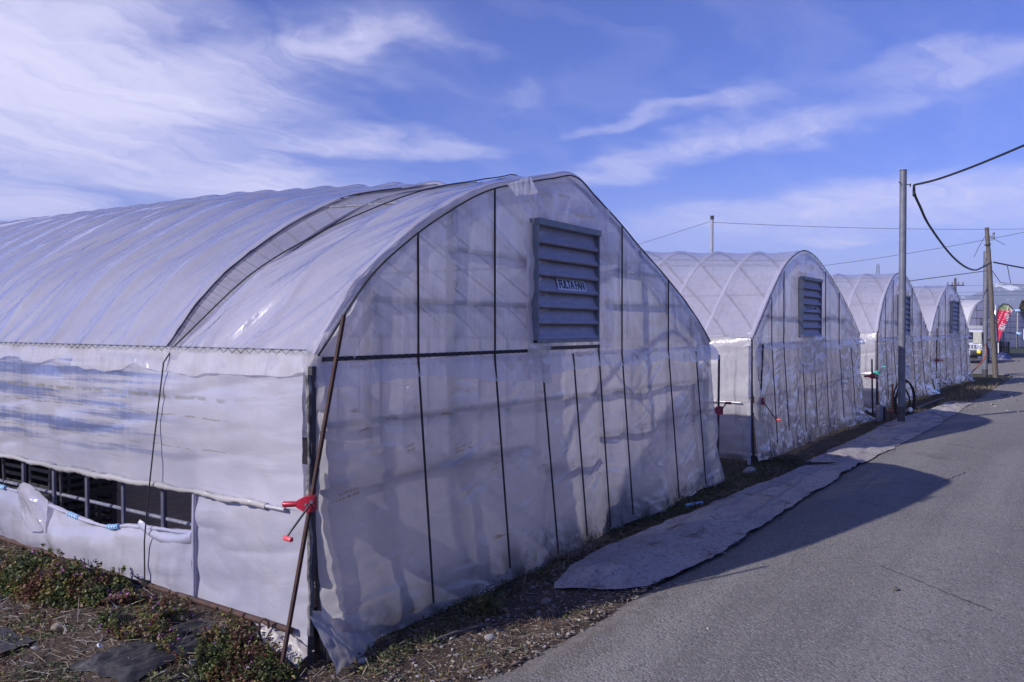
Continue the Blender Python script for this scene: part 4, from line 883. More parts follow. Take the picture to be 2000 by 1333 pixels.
# right-hand roller stubs reaching the winders
for hh, x in ((H1, 5.52), (H2, 5.75), (H3, 5.55)):
    part('roll_pipe', MB().tube([(hh.Wd + .02, .35, .80), (hh.Wd + .22, .10, .775), (hh.Wd + .36, .03, .77)], .014, 7), M['steel_dark'], hh.root)
o = part('clip_sleeve', MB().tube([(-.04, .50, .765), (-.04, .86, .765)], .020, 8), M['bluetape'], H2.root)

# rusty pipes lying along the foot of the film
def gpipe(label, p0, p1, r=.017, mat='rust', n=14):
    mb = MB(); P0, P1_ = Vector(p0), Vector(p1)
    mb.tube([P0 + (P1_ - P0) * i / n + Vector((.004 * rnd.uniform(-1, 1), 0, .004 * rnd.uniform(-1, 1))) for i in range(n + 1)], r, 9)
    o = thing('ground_pipe', label, 'pipe', p0, 0, 'rusty pipes holding down the film'); me = part('pipe_length', mb, M[mat], o); me.location = -P0; return o
gpipe('long dark rusty pipe on the soil bank along the nearest greenhouse', (2.645, 3.10, .158), (2.655, 12.5, .178), .0165)
o = thing('rope_end', 'black knotted end of the strap tied round the rusty pipe', 'rope', (2.645, 4.335, .15))
kn = MB(); 
for k in range(3): kn.tube([(.022 * math.cos(a), .012 * (k - 1) + .004 * math.sin(a * 2), .022 * math.sin(a) + .012) for a in np.linspace(0, 2 * PI, 12)], .0055, 5)
kn.tube([(-.02, 0, 0), (-.03, -.01, -.03), (-.026, -.012, -.075)], .006, 5).tube([(.0, .02, .03), (-.03, .05, .05), (-.035, .07, .06)], .005, 5)
part('knot', kn, M['rope'], o)
gpipe('orange rusty pipe under the side film of the second greenhouse', (9.62, 3.12, .10), (9.60, 8.5, .12), .020, 'rust_orange')
o = thing('rope_end', 'black strap end tied to the orange pipe by the second greenhouse', 'rope', (9.6, 3.95, .08)); part('knot', MB().tube([(-.03, 0, .06), (-.035, .01, .0), (-.05, -.02, -.06)], .012, 5).tube([(-.03, -.02, .05), (-.05, 0, .08), (-.03, .03, .05)], .012, 5), M['rope'], o)
# hooked rebar stake and pipe stub by the corner
o = thing('hook_stake', 'rusty hooked iron stake driven in beside the nearest corner', 'stake', (2.585, 3.235, .04))
hk = [(0, 0, 0), (-.006, .008, .05), (-.012, .014, .10), (-.012, .014, .145)] + [(-.012 + .014 * (1 - math.cos(a)), .014 - .016 * (1 - math.cos(a)), .145 + .022 * math.sin(a)) for a in np.linspace(.3, PI, 8)] + [(.016, -.018, .12)]
part('stake_rod', MB().tube(hk, .006, 7), M['rust'], o)
o = thing('pipe_stub', 'short grey pipe stub standing at the nearest greenhouse corner', 'pipe', (2.635, 2.965, 0)); part('tube_wall', MB().tube([(0, 0, -.02), (.004, -.006, .165)], .0115, 10), M['steel_dark'], o)

# ------------------------------------------------------------------ poles and cables
def cable(name, label, pts, r, mat='black', n=40, sag=None, group=None):
    P = [Vector(p) for p in pts]; out = []
    if sag is not None:
        for i in range(n + 1): t = i / n; q = P[0].lerp(P[1], t); out.append(q - Vector((0, 0, sag * 4 * t * (1 - t))))
    else:
        for i in range(len(P) - 1):
            p0, p1, p2, p3 = P[max(i - 1, 0)], P[i], P[i + 1], P[min(i + 2, len(P) - 1)]
            for k in range(8):
                t = k / 8; out.append(.5 * ((2 * p1) + (p2 - p0) * t + (2 * p0 - 5 * p1 + 4 * p2 - p3) * t * t + (3 * p1 - p0 - 3 * p2 + p3) * t ** 3))
        out.append(P[-1])
    o = part(name, MB().tube(out, r, 6), M[mat]); return tag(o, label, 'cable', group)
r = thing('utility_pole', 'tall grey steel pole with dark foot standing on the weed mat', 'utility pole', (15.2, 2.23, 0))
part('pole_shaft', MB().tube([(0, 0, .30), (-.02, 0, 2.5), (-.05, 0, 4.34)], [.058, .058, .056], 20), M['pole'], r)
part('pole_foot', MB().tube([(0, 0, -.05), (0, 0, .31)], .061, 20), M['pole_dark'], r)
part('pole_cap', MB().tube([(-.05, 0, 4.335), (-.05, 0, 4.35), (-.05, 0, 4.356)], [.059, .059, .03], 20), M['pole_dark'], r)
part('eye_bolt', MB().tube([(-.17, .05, 4.13), (.40, -.05, 4.155)], .009, 6).tube([(.40 + .03 * math.cos(a), -.05, 4.155 + .03 * math.sin(a)) for a in np.linspace(0, 2 * PI, 10)], .006, 5), M['steel_dark'], r)
part('sticker', MB().box((.045, -.045, 1.02), (.03, .03, .10), Matrix.Rotation(R(45), 3, 'Z')), M['white_paint'], r, False)
# overhead service cable: towards the camera side over the road; and the slack loop to the wooden pole
A0 = Vector((15.78, 2.15, 4.17))
pts = [A0 + Vector((0, 0, .01)), (15.4, 1.7, 4.19), (14.6, .95, 4.27), (13.6, -.05, 4.46), (12.0, -1.6, 4.85)]
cable('service_cable', 'thick black cable rising from the steel pole over the road', pts, .019)
pts = [A0, (15.74, 2.14, 4.09), (15.76, 2.13, 4.00), (16.4, 2.13, 3.88), (17.6, 2.12, 3.66), (20.8, 2.09, 3.37), (23.8, 2.06, 3.27), (26.8, 2.03, 3.34), (29.4, 2.0, 3.60), (31.3, 1.90, 3.86)]
cable('service_cable', 'black cable hanging slack from the steel pole to the old wooden pole', pts, .024)
o = part('cable_coil', MB().tube([(15.66 + .035 * math.cos(a), 2.14, 4.04 + .075 * math.sin(a)) for a in np.linspace(0, 4 * PI, 30)], .010, 5), M['black']); tag(o, 'small coil of cable hanging below the bolt of the steel pole', 'cable')
r = thing('utility_pole', 'slim grey steel pole standing against the leaning wooden pole', 'utility pole', (31.96, 2.09, 0))
part('pole_shaft', MB().tube([(0, 0, .25), (-.06, 0, 4.30)], .085, 14), M['pole'], r); part('pole_foot', MB().tube([(0, 0, -.05), (0, 0, .26)], .089, 14), M['pole_dark'], r)
part('pole_band', MB().tube([(0, 0, .95), (0, 0, 1.02)], .093, 14), M['pole_dark'], r); part('pole_band', MB().tube([(-.05, 0, 3.75), (-.05, 0, 3.82)], .092, 14), M['pole_dark'], r)
bx = part('meter_box', MB().bbox((-.10, .22, 1.33), (.20, .26, .42), .012), M['grey_box'], r, False); part('box_door', MB().bbox((-.205, .22, 1.33), (.012, .22, .37), .004), M['grey_box'], bx, False)
r = thing('wooden_pole', 'old leaning wooden pole with wires at its top', 'utility pole', (31.66, 1.75, 0))
mb = MB(); pp = []; rr = []
for i in range(26):
    t = i / 25; pp.append((-.22 * t + .012 * math.sin(t * 9), .30 * t + .010 * math.sin(t * 7), -.05 + 5.1 * t)); rr.append(.088 - .024 * t + .004 * rnd.uniform(-1, 1))
part('pole_shaft', mb.tube(pp, rr, 12), M['wood'], r)
part('iron_band', MB().tube([(-.195, .27, 4.45), (-.198, .275, 4.50)], .096, 12), M['steel_dark'], r)
ins = MB()
for z in (4.75, 4.62): ins.tube([(-.20, .27, z), (-.22, .12, z), (-.22, .10, z + .05)], .014, 6).tube([(-.22, .10, z + .03), (-.22, .10, z + .12)], .035, 8)
part('insulator', ins, M['steel'], r)
part('wire_tail', MB().tube([(-.22, .30, 4.85), (-.30, .50, 4.45), (-.36, .66, 4.05)], .008, 5).tube([(-.20, .24, 4.75), (-.12, .0, 4.60), (-.05, -.22, 4.45)], .008, 5).tube([(-.17, .2, 3.7), (-.1, -.1, 3.2), (-.15, -.4, 3.15), (-.18, -.3, 3.75)], .012, 5), M['black'], r)
cable('service_cable', 'black cable leaving the wooden pole towards the right', [(31.5, 1.85, 3.88), (33.0, 1.25, 3.80), (36.0, .2, 3.72), (40, -1.2, 3.7)], .026)
cable('stay_wire', 'pale wire running down from the poles to the fourth greenhouse', [(31.6, 1.9, 3.62), (28.5, 4.6, 3.1), (26.8, 6.0, 2.85)], .014, 'steel')
cable('guy_wire', 'thin slanting wire tied to the foot of the slim steel pole', [(31.9, 2.0, 1.15), (31.6, 2.4, .9), (30.4, 2.75, .05)], .008, 'steel')
o = part('orange_hose', MB().tube([(31.85, 2.08, 1.15), (31.8, 2.05, .85), (31.7, 2.1, .60), (31.2, 2.3, .32), (30.6, 2.45, .12), (29.8, 2.5, .06)], .021, 7), M['orange_hose']); tag(o, 'orange hose curving down from the meter box to the ground', 'hose')
r = thing('antenna_mast', 'slim pale mast rising behind the second greenhouse ridge', 'mast', (21.65, 8.0, 0)); part('mast_pipe', MB().tube([(0, 0, 0), (0, 0, 4.72)], .042, 8), M['pipe_light'], r); part('mast_cap', MB().tube([(0, 0, 4.66), (0, 0, 4.76)], .055, 8), M['steel_dark'], r)
cable('overhead_wire', 'thin wire from the slim mast to the right across the sky', [(21.65, 8.0, 4.58), (38.0, -4.0, 5.5)], .0055, 'black', 40, .22)
cable('overhead_wire', 'thin stay wire slanting down left from the slim mast', [(21.62, 8.05, 4.6), (18.0, 11.6, 3.0)], .0045, 'black', 10, .02)
cable('overhead_wire', 'thin wire crossing behind the poles, rising towards the right', [(60.0, 14.0, 6.1), (60.0, -6.0, 9.3)], .014, 'black', 30, .35)
for i, z in enumerate((8.0, 6.9, 6.3)): cable('overhead_wire', ('highest', 'middle', 'lowest')[i] + ' of the far level power wires below the mountains', [(150.0, 36.0, z + 1.0), (160.0, -30.0, z + 1.2)], .022, 'black', 20, .3, 'far level power wires')

# hose coil, box and stubs at the foot of the grey pole
hc = MB()
for k, (dx, dy, s) in enumerate(((0, 0, 1.), (.03, -.03, .95), (.06, .03, .76))):
    hc.tube([(dx + .25 * s * math.cos(a) * .80, dy - .25 * s * math.cos(a) * .55, .36 * s + .35 * s * math.sin(a)) for a in np.linspace(-.35, 2 * PI * .96, 34)], .015, 7)
o = thing('hose_coil', 'big coil of black pipe leaning behind the grey utility pole', 'hose', (16.20, 2.34, .0)); part('coil', hc, M['rubber'], o)
r = thing('outlet_box', 'white electric box hung behind the right side of the grey utility pole', 'electric box', (16.0, 2.30, 0)); part('box_body', MB().bbox((0, 0, .86), (.12, .16, .24), .012), M['white_paint'], r, False); part('box_lid', MB().bbox((-.005, -.002, .985), (.15, .19, .022), .006), M['white_paint'], r, False); part('box_leg', MB().tube([(0, .0, 0), (0, 0, .78)], .02, 6), M['pole_dark'], r)
r = thing('marker_stake', 'orange rusty stake beside the grey utility pole', 'stake', (15.75, 2.46, 0)); part('stake_plate', MB().bbox((0, 0, .32), (.05, .03, .66), .006, Matrix.Rotation(R(4), 3, 'Y')), M['rust_orange'], r, False)
r = thing('pump_body', 'short grey cylinder with dark side at the hose coil', 'pump', (15.45, 2.62, 0)); part('casing', MB().tube([(0, 0, 0), (0, 0, .27), (0, 0, .29)], [.062, .062, .05], 14), M['steel'], r); part('motor', MB().bbox((.10, -.03, .13), (.10, .12, .26), .012), M['black'], r, False)
o = part('ball_valve', MB().tube([(16.15, 2.22, .13), (16.15, 2.22, .15), (16.15, 2.22, .19), (16.15, 2.22, .22)], [.02, .042, .042, .015], 10), M['white_paint']); tag(o, 'small white knob on the soil right of the grey utility pole', 'valve')

# ------------------------------------------------------------------ parked off-road car, seen from the front
def build_car():
    r = thing('parked_car', 'silver off-road car with roof rack parked facing the camera', 'car', (44.6, 3.50, 0), R(-88.5))
    w = 1.36
    # body shell as stacked cross-sections along y (front at -y)
    secs = [(-1.62, .52, .92, .60), (-1.58, .48, .98, .64), (-1.1, .46, 1.03, .66), (-.62, .46, 1.06, .66), (-.56, .46, 1.08, .66), (1.55, .46, 1.08, .66), (1.62, .50, 1.02, .62)]
    mb = MB(); vs = []; k = 8
    for (y, z0, z1, hw) in secs:
        vs += [(-hw, y, z0), (-hw - .02, y, (z0 + z1) / 2), (-hw, y, z1 - .05), (-hw + .06, y, z1), (hw - .06, y, z1), (hw, y, z1 - .05), (hw + .02, y, (z0 + z1) / 2), (hw, y, z0)]
    fs = [(i * k + j, i * k + (j + 1) % k, i * k + k + (j + 1) % k, i * k + k + j) for i in range(len(secs) - 1) for j in range(k)] + [tuple(range(k - 1, -1, -1)), tuple((len(secs) - 1) * k + j for j in range(k))]
    body = part('body', mb.add(vs, fs), M['car'], r)
    cab = MB(); cs = [(-.60, 1.06, .62), (-.36, 1.52, .55), (-.30, 1.58, .53), (1.5, 1.60, .53), (1.6, 1.06, .63)]
    vs = []
    for (y, z, hw) in cs: vs += [(-hw, y, z), (hw, y, z)]
    vs += [(-.63, 1.6, 1.06), (.63, 1.6, 1.06), (-.63, -.6, 1.06), (.63, -.6, 1.06)]
    cab.add(vs, [(0, 1, 3, 2), (2, 3, 5, 4), (4, 5, 7, 6), (6, 7, 9, 8), (0, 2, 4, 6, 8), (1, 9, 7, 5, 3)])
    part('cabin', cab, M['car'], r, False)
    ws = part('windscreen', MB().add([(-.53, -.595, 1.12), (.53, -.595, 1.12), (.48, -.395, 1.48), (-.48, -.395, 1.48)], [(0, 1, 2, 3)]), M['glass_dark'], r, False)
    part('sun_visor', MB().box((-.30, -.44, 1.43), (.16, .01, .06), Matrix.Rotation(R(-29), 3, 'X')).box((.28, -.44, 1.43), (.12, .01, .06), Matrix.Rotation(R(-29), 3, 'X')), M['scrap'], ws, False)
    part('wiper', MB().tube([(-.1, -.61, 1.11), (-.4, -.58, 1.16)], .010, 5), M['black'], r); part('wiper', MB().tube([(.35, -.61, 1.11), (.05, -.58, 1.16)], .010, 5), M['black'], r)
    for s in (-1, 1): part('side_window', MB().add([(s * .605, -.42, 1.16), (s * .605, .35, 1.16), (s * .552, .35, 1.50), (s * .552, -.30, 1.50)], [(0, 1, 2, 3)]), M['glass_dark'], r, False)
    part('bonnet_scoop', MB().bbox((0, -1.0, 1.065), (.40, .34, .06), .02), M['car'], r); part('scoop_mouth', MB().box((0, -1.175, 1.07), (.32, .01, .035)), M['black'], r, False)
    gr = part('grille', MB().bbox((0, -1.63, .82), (.62, .03, .20), .01), M['car'], r, False)
    for x in np.linspace(-.24, .24, 5): part('grille_slot', MB().box((x, -1.647, .82), (.055, .01, .15)), M['black'], gr, False)
    for s in (-1, 1):
        hl = part('headlight', MB().tube([(s * .47, -1.60, .83), (s * .47, -1.645, .83), (s * .47, -1.66, .83)], [.105, .105, .07], 16), M['glass_light'], r)
        part('lamp_rim', MB().tube([(s * .47, -1.62, .83), (s * .47, -1.64, .83)], .118, 16, False), M['chrome'], hl)
        part('indicator', MB().bbox((s * .62, -1.61, .83), (.09, .05, .14), .01), M['redorange'], r, False)
        fl = part('fog_lamp', MB().tube([(s * .40, -1.74, .58), (s * .40, -1.79, .58), (s * .40, -1.80, .58)], [.085, .085, .06], 14), M['yellow'], r)
        part('wing_mirror', MB().bbox((s * .78, -.42, 1.15), (.16, .08, .17), .02), M['black'], r)
        part('wheel_arch', MB().tube([(s * .68, -1.08 + .42 * math.cos(a), .36 + .40 * math.sin(a)) for a in np.linspace(.1, PI - .1, 10)], .055, 6), M['black'], r)
        for y in (-1.08, 1.05):
            wl = thing('wheel', '', None); wl.parent = r
            for kk in ('label',): 
                if kk in wl: del wl[kk]
            part('tyre', MB().tube([(s * .50, y, .35), (s * .52, y, .35), (s * .70, y, .35), (s * .72, y, .35)], [.32, .35, .35, .31], 22), M['rubber'], wl); part('rim', MB().tube([(s * .71, y, .35), (s * .735, y, .35), (s * .738, y, .35)], [.20, .19, .06], 14), M['steel'], wl)
    bp = part('bumper', MB().bbox((0, -1.70, .52), (1.40, .14, .26), .03), M['black'], r)
    part('skid_plate', MB().bbox((0, -1.55, .30), (.7, .10, .16), .02), M['steel_dark'], r); part('underbody', MB().box((0, 0, .42), (1.1, 3.0, .12)), M['black'], r, False)
    part('number_plate', MB().box((-.12, -1.782, .53), (.33, .012, .165)), M['white_paint'], r, False)
    rk = MB()
    for z in (1.68, 1.76):
        rk.tube([(-.56, -.42, z), (.56, -.42, z), (.60, -.36, z), (.60, 1.4, z), (.56, 1.46, z), (-.56, 1.46, z), (-.60, 1.4, z), (-.60, -.36, z)], .014, 6, closed=True)
    for x in (-.6, .6):
        for y in (-.3, .5, 1.3): rk.tube([(x, y, 1.58), (x, y, 1.77)], .012, 5)
    for y in np.linspace(-.2, 1.3, 7): rk.tube([(-.6, y, 1.67), (.6, y, 1.67)], .012, 5)
    part('roof_rack', rk, M['white_paint'], r)
build_car()
# ------------------------------------------------------------------ feather banner
def build_banner():
    r = thing('feather_banner', 'red feather banner with white Japanese lettering by the road', 'banner', (50.1, 2.68, 0), R(-56))
    # local x to the right, z up; pole on the left curving over the top
    # outline measured from the pole's base
    pole = [(.03, 0, 0), (.0, 0, .9), (-.07, 0, 1.5), (-.12, 0, 2.0), (-.11, 0, 2.45), (.02, 0, 2.80), (.24, 0, 2.97), (.50, 0, 2.95), (.70, 0, 2.76), (.76, 0, 2.66)]
    part('pole', MB().tube([Vector(p) for p in pole[:2]], .022, 7), M['white_paint'], r); part('edge_rod', MB().tube(pole[1:], .024, 7), M['black'], r)
    L = [(-.0, .95), (-.06, 1.45), (-.115, 2.0), (-.10, 2.43), (.03, 2.77), (.25, 2.94), (.49, 2.92), (.68, 2.74)]
    Rr = [(.02, .95), (.13, 1.25), (.27, 1.62), (.44, 2.02), (.58, 2.36), (.66, 2.56), (.70, 2.66), (.71, 2.70)]
    n = 40; t = np.linspace(0, 1, n); tt = np.linspace(0, 1, 8)
    lx = np.interp(t, np.linspace(0, 1, 8), [p[0] for p in L]); lz = np.interp(t, np.linspace(0, 1, 8), [p[1] for p in L]); rx_ = np.interp(t, np.linspace(0, 1, 8), [p[0] for p in Rr]); rz = np.interp(t, np.linspace(0, 1, 8), [p[1] for p in Rr])
    m = 14; s = np.linspace(0, 1, m); X = lx[:, None] * (1 - s) + rx_[:, None] * s; Z = lz[:, None] * (1 - s) + rz[:, None] * s; Yq = .02 * np.sin(s * 5)[None, :] * np.ones_like(X) + .01 * vn(X * 6, Z * 5, 3)
    t_ = NT('banner_cloth'); v = t_.obj(); sp = t_.n('ShaderNodeSeparateXYZ'); t_.put(sp.inputs[0], v)
    g = t_.mr(sp.outputs[2], 2.55, 2.72); col = t_.mix(g, (.60, .018, .075), t_.mix(t_.mr(t_.noise(v, 9, 3), .45, .6), (.12, .26, .07), (.42, .36, .30)))
    f = grid('flag_cloth', X, Yq, Z, t_.bsdf(col, .7), r)
    def word(txt, x, z, size, rot):
        cu = bpy.data.curves.new('lettering', 'FONT'); cu.body = txt; cu.size = size; cu.align_x = 'CENTER'; cu.align_y = 'CENTER'; cu.extrude = .004; cu.offset = .006; cu.materials.append(M['white_paint'])
        text_mesh('lettering', cu, f, (x, -.045, z), (PI / 2, R(rot), 0))
    for ch, x, z in (('い', .53, 2.60), ('ち', .40, 2.30), ('ご', .27, 1.99), ('園', .15, 1.66)): word(ch, x, z, .34, 20)
    mk = MB()
    for i in range(6): mk.box((.20 - .052 * i, -.04, 2.62 - .125 * i), (.085, .006, .022), Matrix.Rotation(R(20 + 30 * (i % 2)), 3, 'Y')); mk.box((.215 - .052 * i, -.04, 2.60 - .125 * i), (.02, .006, .085), Matrix.Rotation(R(20), 3, 'Y'))
    part('small_print', mk, M['white_paint'], f, False)
build_banner()
o = thing('tarp_bundle', 'crumpled blue tarpaulin bundle beside the wooden pole', 'tarp', (50.0, 2.45, 0))
s, t = np.meshgrid(np.linspace(0, 2 * PI, 30), np.linspace(0, PI / 2, 14), indexing='ij'); rr = 1 + .35 * fbm(s * 2, t * 3, 4, 3)
grid('tarp_cloth', .42 * rr * np.cos(s) * np.cos(t), .42 * rr * np.sin(s) * np.cos(t), .36 * rr * np.sin(t), M['tarp'], o)
for i, z in enumerate((0.01, .31, .62)):
    o = link('crate', cm); o.location = (52.6, 2.72 + .01 * i, z); o.rotation_euler = (0, 0, R(-40)); o.scale = (1.5, 1.5, 1); tag(o, ('bottom', 'middle', 'topmost')[i] + ' black crate of the pile under the feather banner', 'crate', 'black crates piled under the banner')
r = thing('utility_pole', 'white thin upright pole with blue cap before the farthest greenhouse', 'pole', (70.85, 2.57, 0)); part('pole_shaft', MB().tube([(0, 0, 0), (0, 0, 2.95)], .055, 8), M['pipe_light'], r); part('pole_cap', MB().bbox((0, 0, 3.0), (.35, .35, .18), .05), M['bluetape'], r)
r = thing('control_box', 'white box on a post at the right end of the view', 'electric box', (66.0, 1.78, 0)); part('box_body', MB().bbox((0, 0, 1.25), (.35, .5, .75), .02), M['white_paint'], r, False); part('box_leg', MB().tube([(0, 0, 0), (0, 0, .9)], .05, 6), M['pole_dark'], r)
# low grassy kerb in front of the far greenhouses
gx_, gy_ = np.meshgrid(np.linspace(55, 95, 30), np.linspace(-3, 4.6, 24), indexing='ij')
o = grid('grass_strip', gx_, gy_, .05 + .16 * sstep(55, 57, gx_) + .05 * fbm(gx_, gy_, 4, 3), M['grass_b']); struct(o, 'dull grass strip in front of the far greenhouses')

# ------------------------------------------------------------------ far background
r = thing('storage_shed', 'low shed with a dark flat roof beyond the fourth greenhouse', 'shed', (69.5, 6.6, 0), R(-20)); part('wall', MB().box((0, 0, 1.65), (5.0, 4.0, 3.3)), M['grey_box'], r, False)
part('roof', MB().add([(-3.0, -2.4, 3.3), (3.0, -2.4, 3.3), (3.0, 2.4, 3.3), (-3.0, 2.4, 3.3), (-1.6, -.3, 3.85), (1.6, -.3, 3.85), (1.6, .3, 3.85), (-1.6, .3, 3.85)], [(0, 1, 5, 4), (1, 2, 6, 5), (2, 3, 7, 6), (3, 0, 4, 7), (4, 5, 6, 7), (3, 2, 1, 0)]), M['roof_dark'], r, False)
def power_pole(loc, hgt, label, rz):
    r = thing('power_pole', label, 'power pole', loc, rz); part('pole_shaft', MB().tube([(0, 0, 0), (0, 0, hgt)], [.2, .14], 8), M['steel_dark'], r)
    for z, w in ((hgt - .9, 1.7), (hgt - 3.6, 1.3), (hgt - 4.6, 1.9)):
        a = part('cross_arm', MB().box((0, 0, z), (w * 1.2, .14, .14)), M['steel_dark'], r, False)
        for x in (-.5, -.2, .2, .5): part('insulator', MB().tube([(x * w, 0, z), (x * w, 0, z + .42)], .075, 6), M['steel'], a)
power_pole((113.7, 10.73, 0), 7.9, 'distant power pole with three cross arms above the shed', R(-70))
def pylon(loc, hgt, label, rz):
    r = thing('lattice_pylon', label, 'pylon', loc, rz); mb = MB(); lv = [(0, 5.0), (.35, 3.2), (.62, 1.7), (.80, 1.1), (1., .7)]
    P = lambda i, sx, sy: (sx * lv[i][1], sy * lv[i][1], lv[i][0] * hgt)
    for i in range(4):
        for sx, sy in ((-1, -1), (1, -1), (1, 1), (-1, 1)):
            mb.tube([P(i, sx, sy), P(i + 1, sx, sy)], .10, 4)
        for (a, b) in (((-1, -1), (1, -1)), ((1, -1), (1, 1)), ((1, 1), (-1, 1)), ((-1, 1), (-1, -1))):
            mb.tube([P(i, *a), P(i + 1, *b)], .06, 4); mb.tube([P(i, *b), P(i + 1, *a)], .06, 4); mb.tube([P(i + 1, *a), P(i + 1, *b)], .06, 4)
    part('lattice', mb, M['steel'], r, False)
    for f in (.72, .84, .96):
        part('cross_arm', MB().tube([(-5.5, 0, f * hgt), (0, 0, f * hgt + .9), (5.5, 0, f * hgt)], .09, 4).tube([(-5.5, 0, f * hgt), (5.5, 0, f * hgt)], .09, 4), M['steel'], r, False)
pylon((606.8, 104.7, 0), 46.3, 'distant lattice pylon peeking over the third greenhouse ridge', R(20))
# tree at the right edge
def conifer(loc, hgt, label):
    r = thing('conifer_tree', label, 'tree', loc); part('trunk', MB().tube([(0, 0, 0), (.1, 0, hgt * .5), (0, 0, hgt * .9)], [.25, .16, .05], 7), M['wood'], r)
    n = 5200; rg = np.random.RandomState(4); zz = rg.rand(n) ** 1.2; ang = rg.rand(n) * 2 * PI; lump = .75 + .5 * (vn(ang * 1.6, zz * 6, 3) + .5)
    rad = hgt * .20 * (1 - zz) ** .75 * lump * np.sqrt(rg.rand(n)) + .05
    c = np.stack([rad * np.cos(ang), rad * np.sin(ang), hgt * (.12 + .88 * zz)], 1); sz = .10 * (.6 + .8 * rg.rand(n))
    a = rg.randn(n, 3); a /= np.linalg.norm(a, axis=1)[:, None]; b = np.cross(a, rg.randn(n, 3)); b /= np.linalg.norm(b, axis=1)[:, None]
    quads('crown', np.stack([c - a * sz[:, None], c + b * sz[:, None] * .5, c + a * sz[:, None], c - b * sz[:, None] * .5], 1), [M['conifer'], M['leaf_d']], rg.rand(n) > .7, r)
conifer((94.5, 3.0, 0), 4.4, 'small reddish evergreen behind the farthest greenhouse at the right edge')
# snow-topped mountains
def mountain(name, label, cx, cy, rz, length, depth, peaks, seed):
    a = np.linspace(-length / 2, length / 2, 220); d = np.linspace(-1, 1, 90); A, D = np.meshgrid(a, d, indexing='ij')
    hgt = np.interp(a, [p[0] for p in peaks], [p[1] for p in peaks])[:, None]
    Z = hgt * (1 - np.abs(D) ** 1.15) ** 1.0 * (1 + .35 * fbm(A / 160, D * 2.2, seed, 5) * (.3 + np.abs(D))) + hgt * .16 * ridge(A / 60 + D * 1.5, D * 1.2, seed + 3) * (1 - np.abs(D)) * np.abs(D) * 2 - 6 * np.abs(D) ** 8
    Y = D * depth / 2; c, s = math.cos(rz), math.sin(rz)
    o = grid(name, cx + A * c - Y * s, cy + A * s + Y * c, np.maximum(Z, -5), M['mount']); struct(o, label)
def mk_mount():
    t = NT('forested_mountain'); v = t.geo(); sp = t.n('ShaderNodeSeparateXYZ'); t.put(sp.inputs[0], v)
    col = t.mix(t.mr(t.noise(v, .012, 6, .6), .35, .65), (.045, .06, .05), (.08, .085, .075))
    sn = t.math('ADD', sp.outputs[2], t.math('MULTIPLY', t.noise(t.map(v, (1, 1, .4)), .022, 6, .7), 210.)); sn = t.mr(sn, 206, 220); 
    return t.bsdf(t.mix(sn, col, (.78, .78, .80)), .9)
M['mount'] = mk_mount()
# ridge roughly square to the line of sight, about two kilometres off
mountain('mountain', 'snow streaked blue mountain behind the poles and banner', 2300, 90, R(93), 1500, 700, [(-750, 40), (-250, 72), (-100, 95), (-10, 105), (37, 108), (64, 92), (92, 80), (150, 55), (250, 25), (420, 8), (750, 0)], 3)
mountain('mountain', 'farther low snow capped mountain left of the wooden pole', 2700, 353, R(97), 1300, 700, [(-650, 30), (-260, 62), (-110, 98), (-60, 122), (0, 134), (60, 129), (160, 88), (300, 50), (650, 0)], 8)
# the air itself: thin blue haze that only tells on the far hills
hz = MB().box((300, 0, 82.5), (7400, 7300, 185)); ht = NT('haze_air'); pv = ht.n('ShaderNodeVolumePrincipled'); pv.inputs['Color'].default_value = (.58, .66, 1.0, 1); pv.inputs['Density'].default_value = HAZE; pv.inputs['Anisotropy'].default_value = 0.0
ht.t.links.new(pv.outputs[0], ht.out.inputs['Volume']); o = part('haze', hz, ht.m, None, False); tag(o, 'thin blue haze over the plain', 'haze', None, 'stuff')

# ------------------------------------------------------------------ plants, stones and litter on the verge
def leaf_cloud(name, P, size, mats, weights, seed, parent=None, up=.35, aspect=.62, label=None):
    rg = np.random.RandomState(seed); n = len(P); a = rg.randn(n, 3); a[:, 2] *= .5; a /= np.linalg.norm(a, axis=1)[:, None]
    nn = rg.randn(n, 3) * .7 + np.array([0, 0, 1.]) * (up * 3); b = np.cross(nn, a); b /= np.linalg.norm(b, axis=1)[:, None]
    s = (size * (.55 + .9 * rg.rand(n)))[:, None]; mid = P + np.cross(a, b) * s * .25
    V = np.stack([P - a * s, mid + b * s * aspect - a * s * .15, P + a * s, mid - b * s * aspect - a * s * .15], 1)
    mi = rg.choice(len(mats), n, p=weights) if not isinstance(weights, np.ndarray) else weights
    return quads(name, V, mats, mi, parent)
LM = [M['leaf_g'], M['leaf_y'], M['leaf_r'], M['leaf_d']]
def weed_mat_for(P, seed, redbias):     # colour in clumps
    rg = np.random.RandomState(seed); k = vn(P[:, 0] * 7, P[:, 1] * 7, seed) + .35 * vn(P[:, 0] * 30, P[:, 1] * 30, seed + 1) + .16 * rg.randn(len(P)) + redbias
    return np.where(k > .30, 2, np.where(k > .12, 1, np.where(k > -.28, 0, 3))).astype(np.int32)
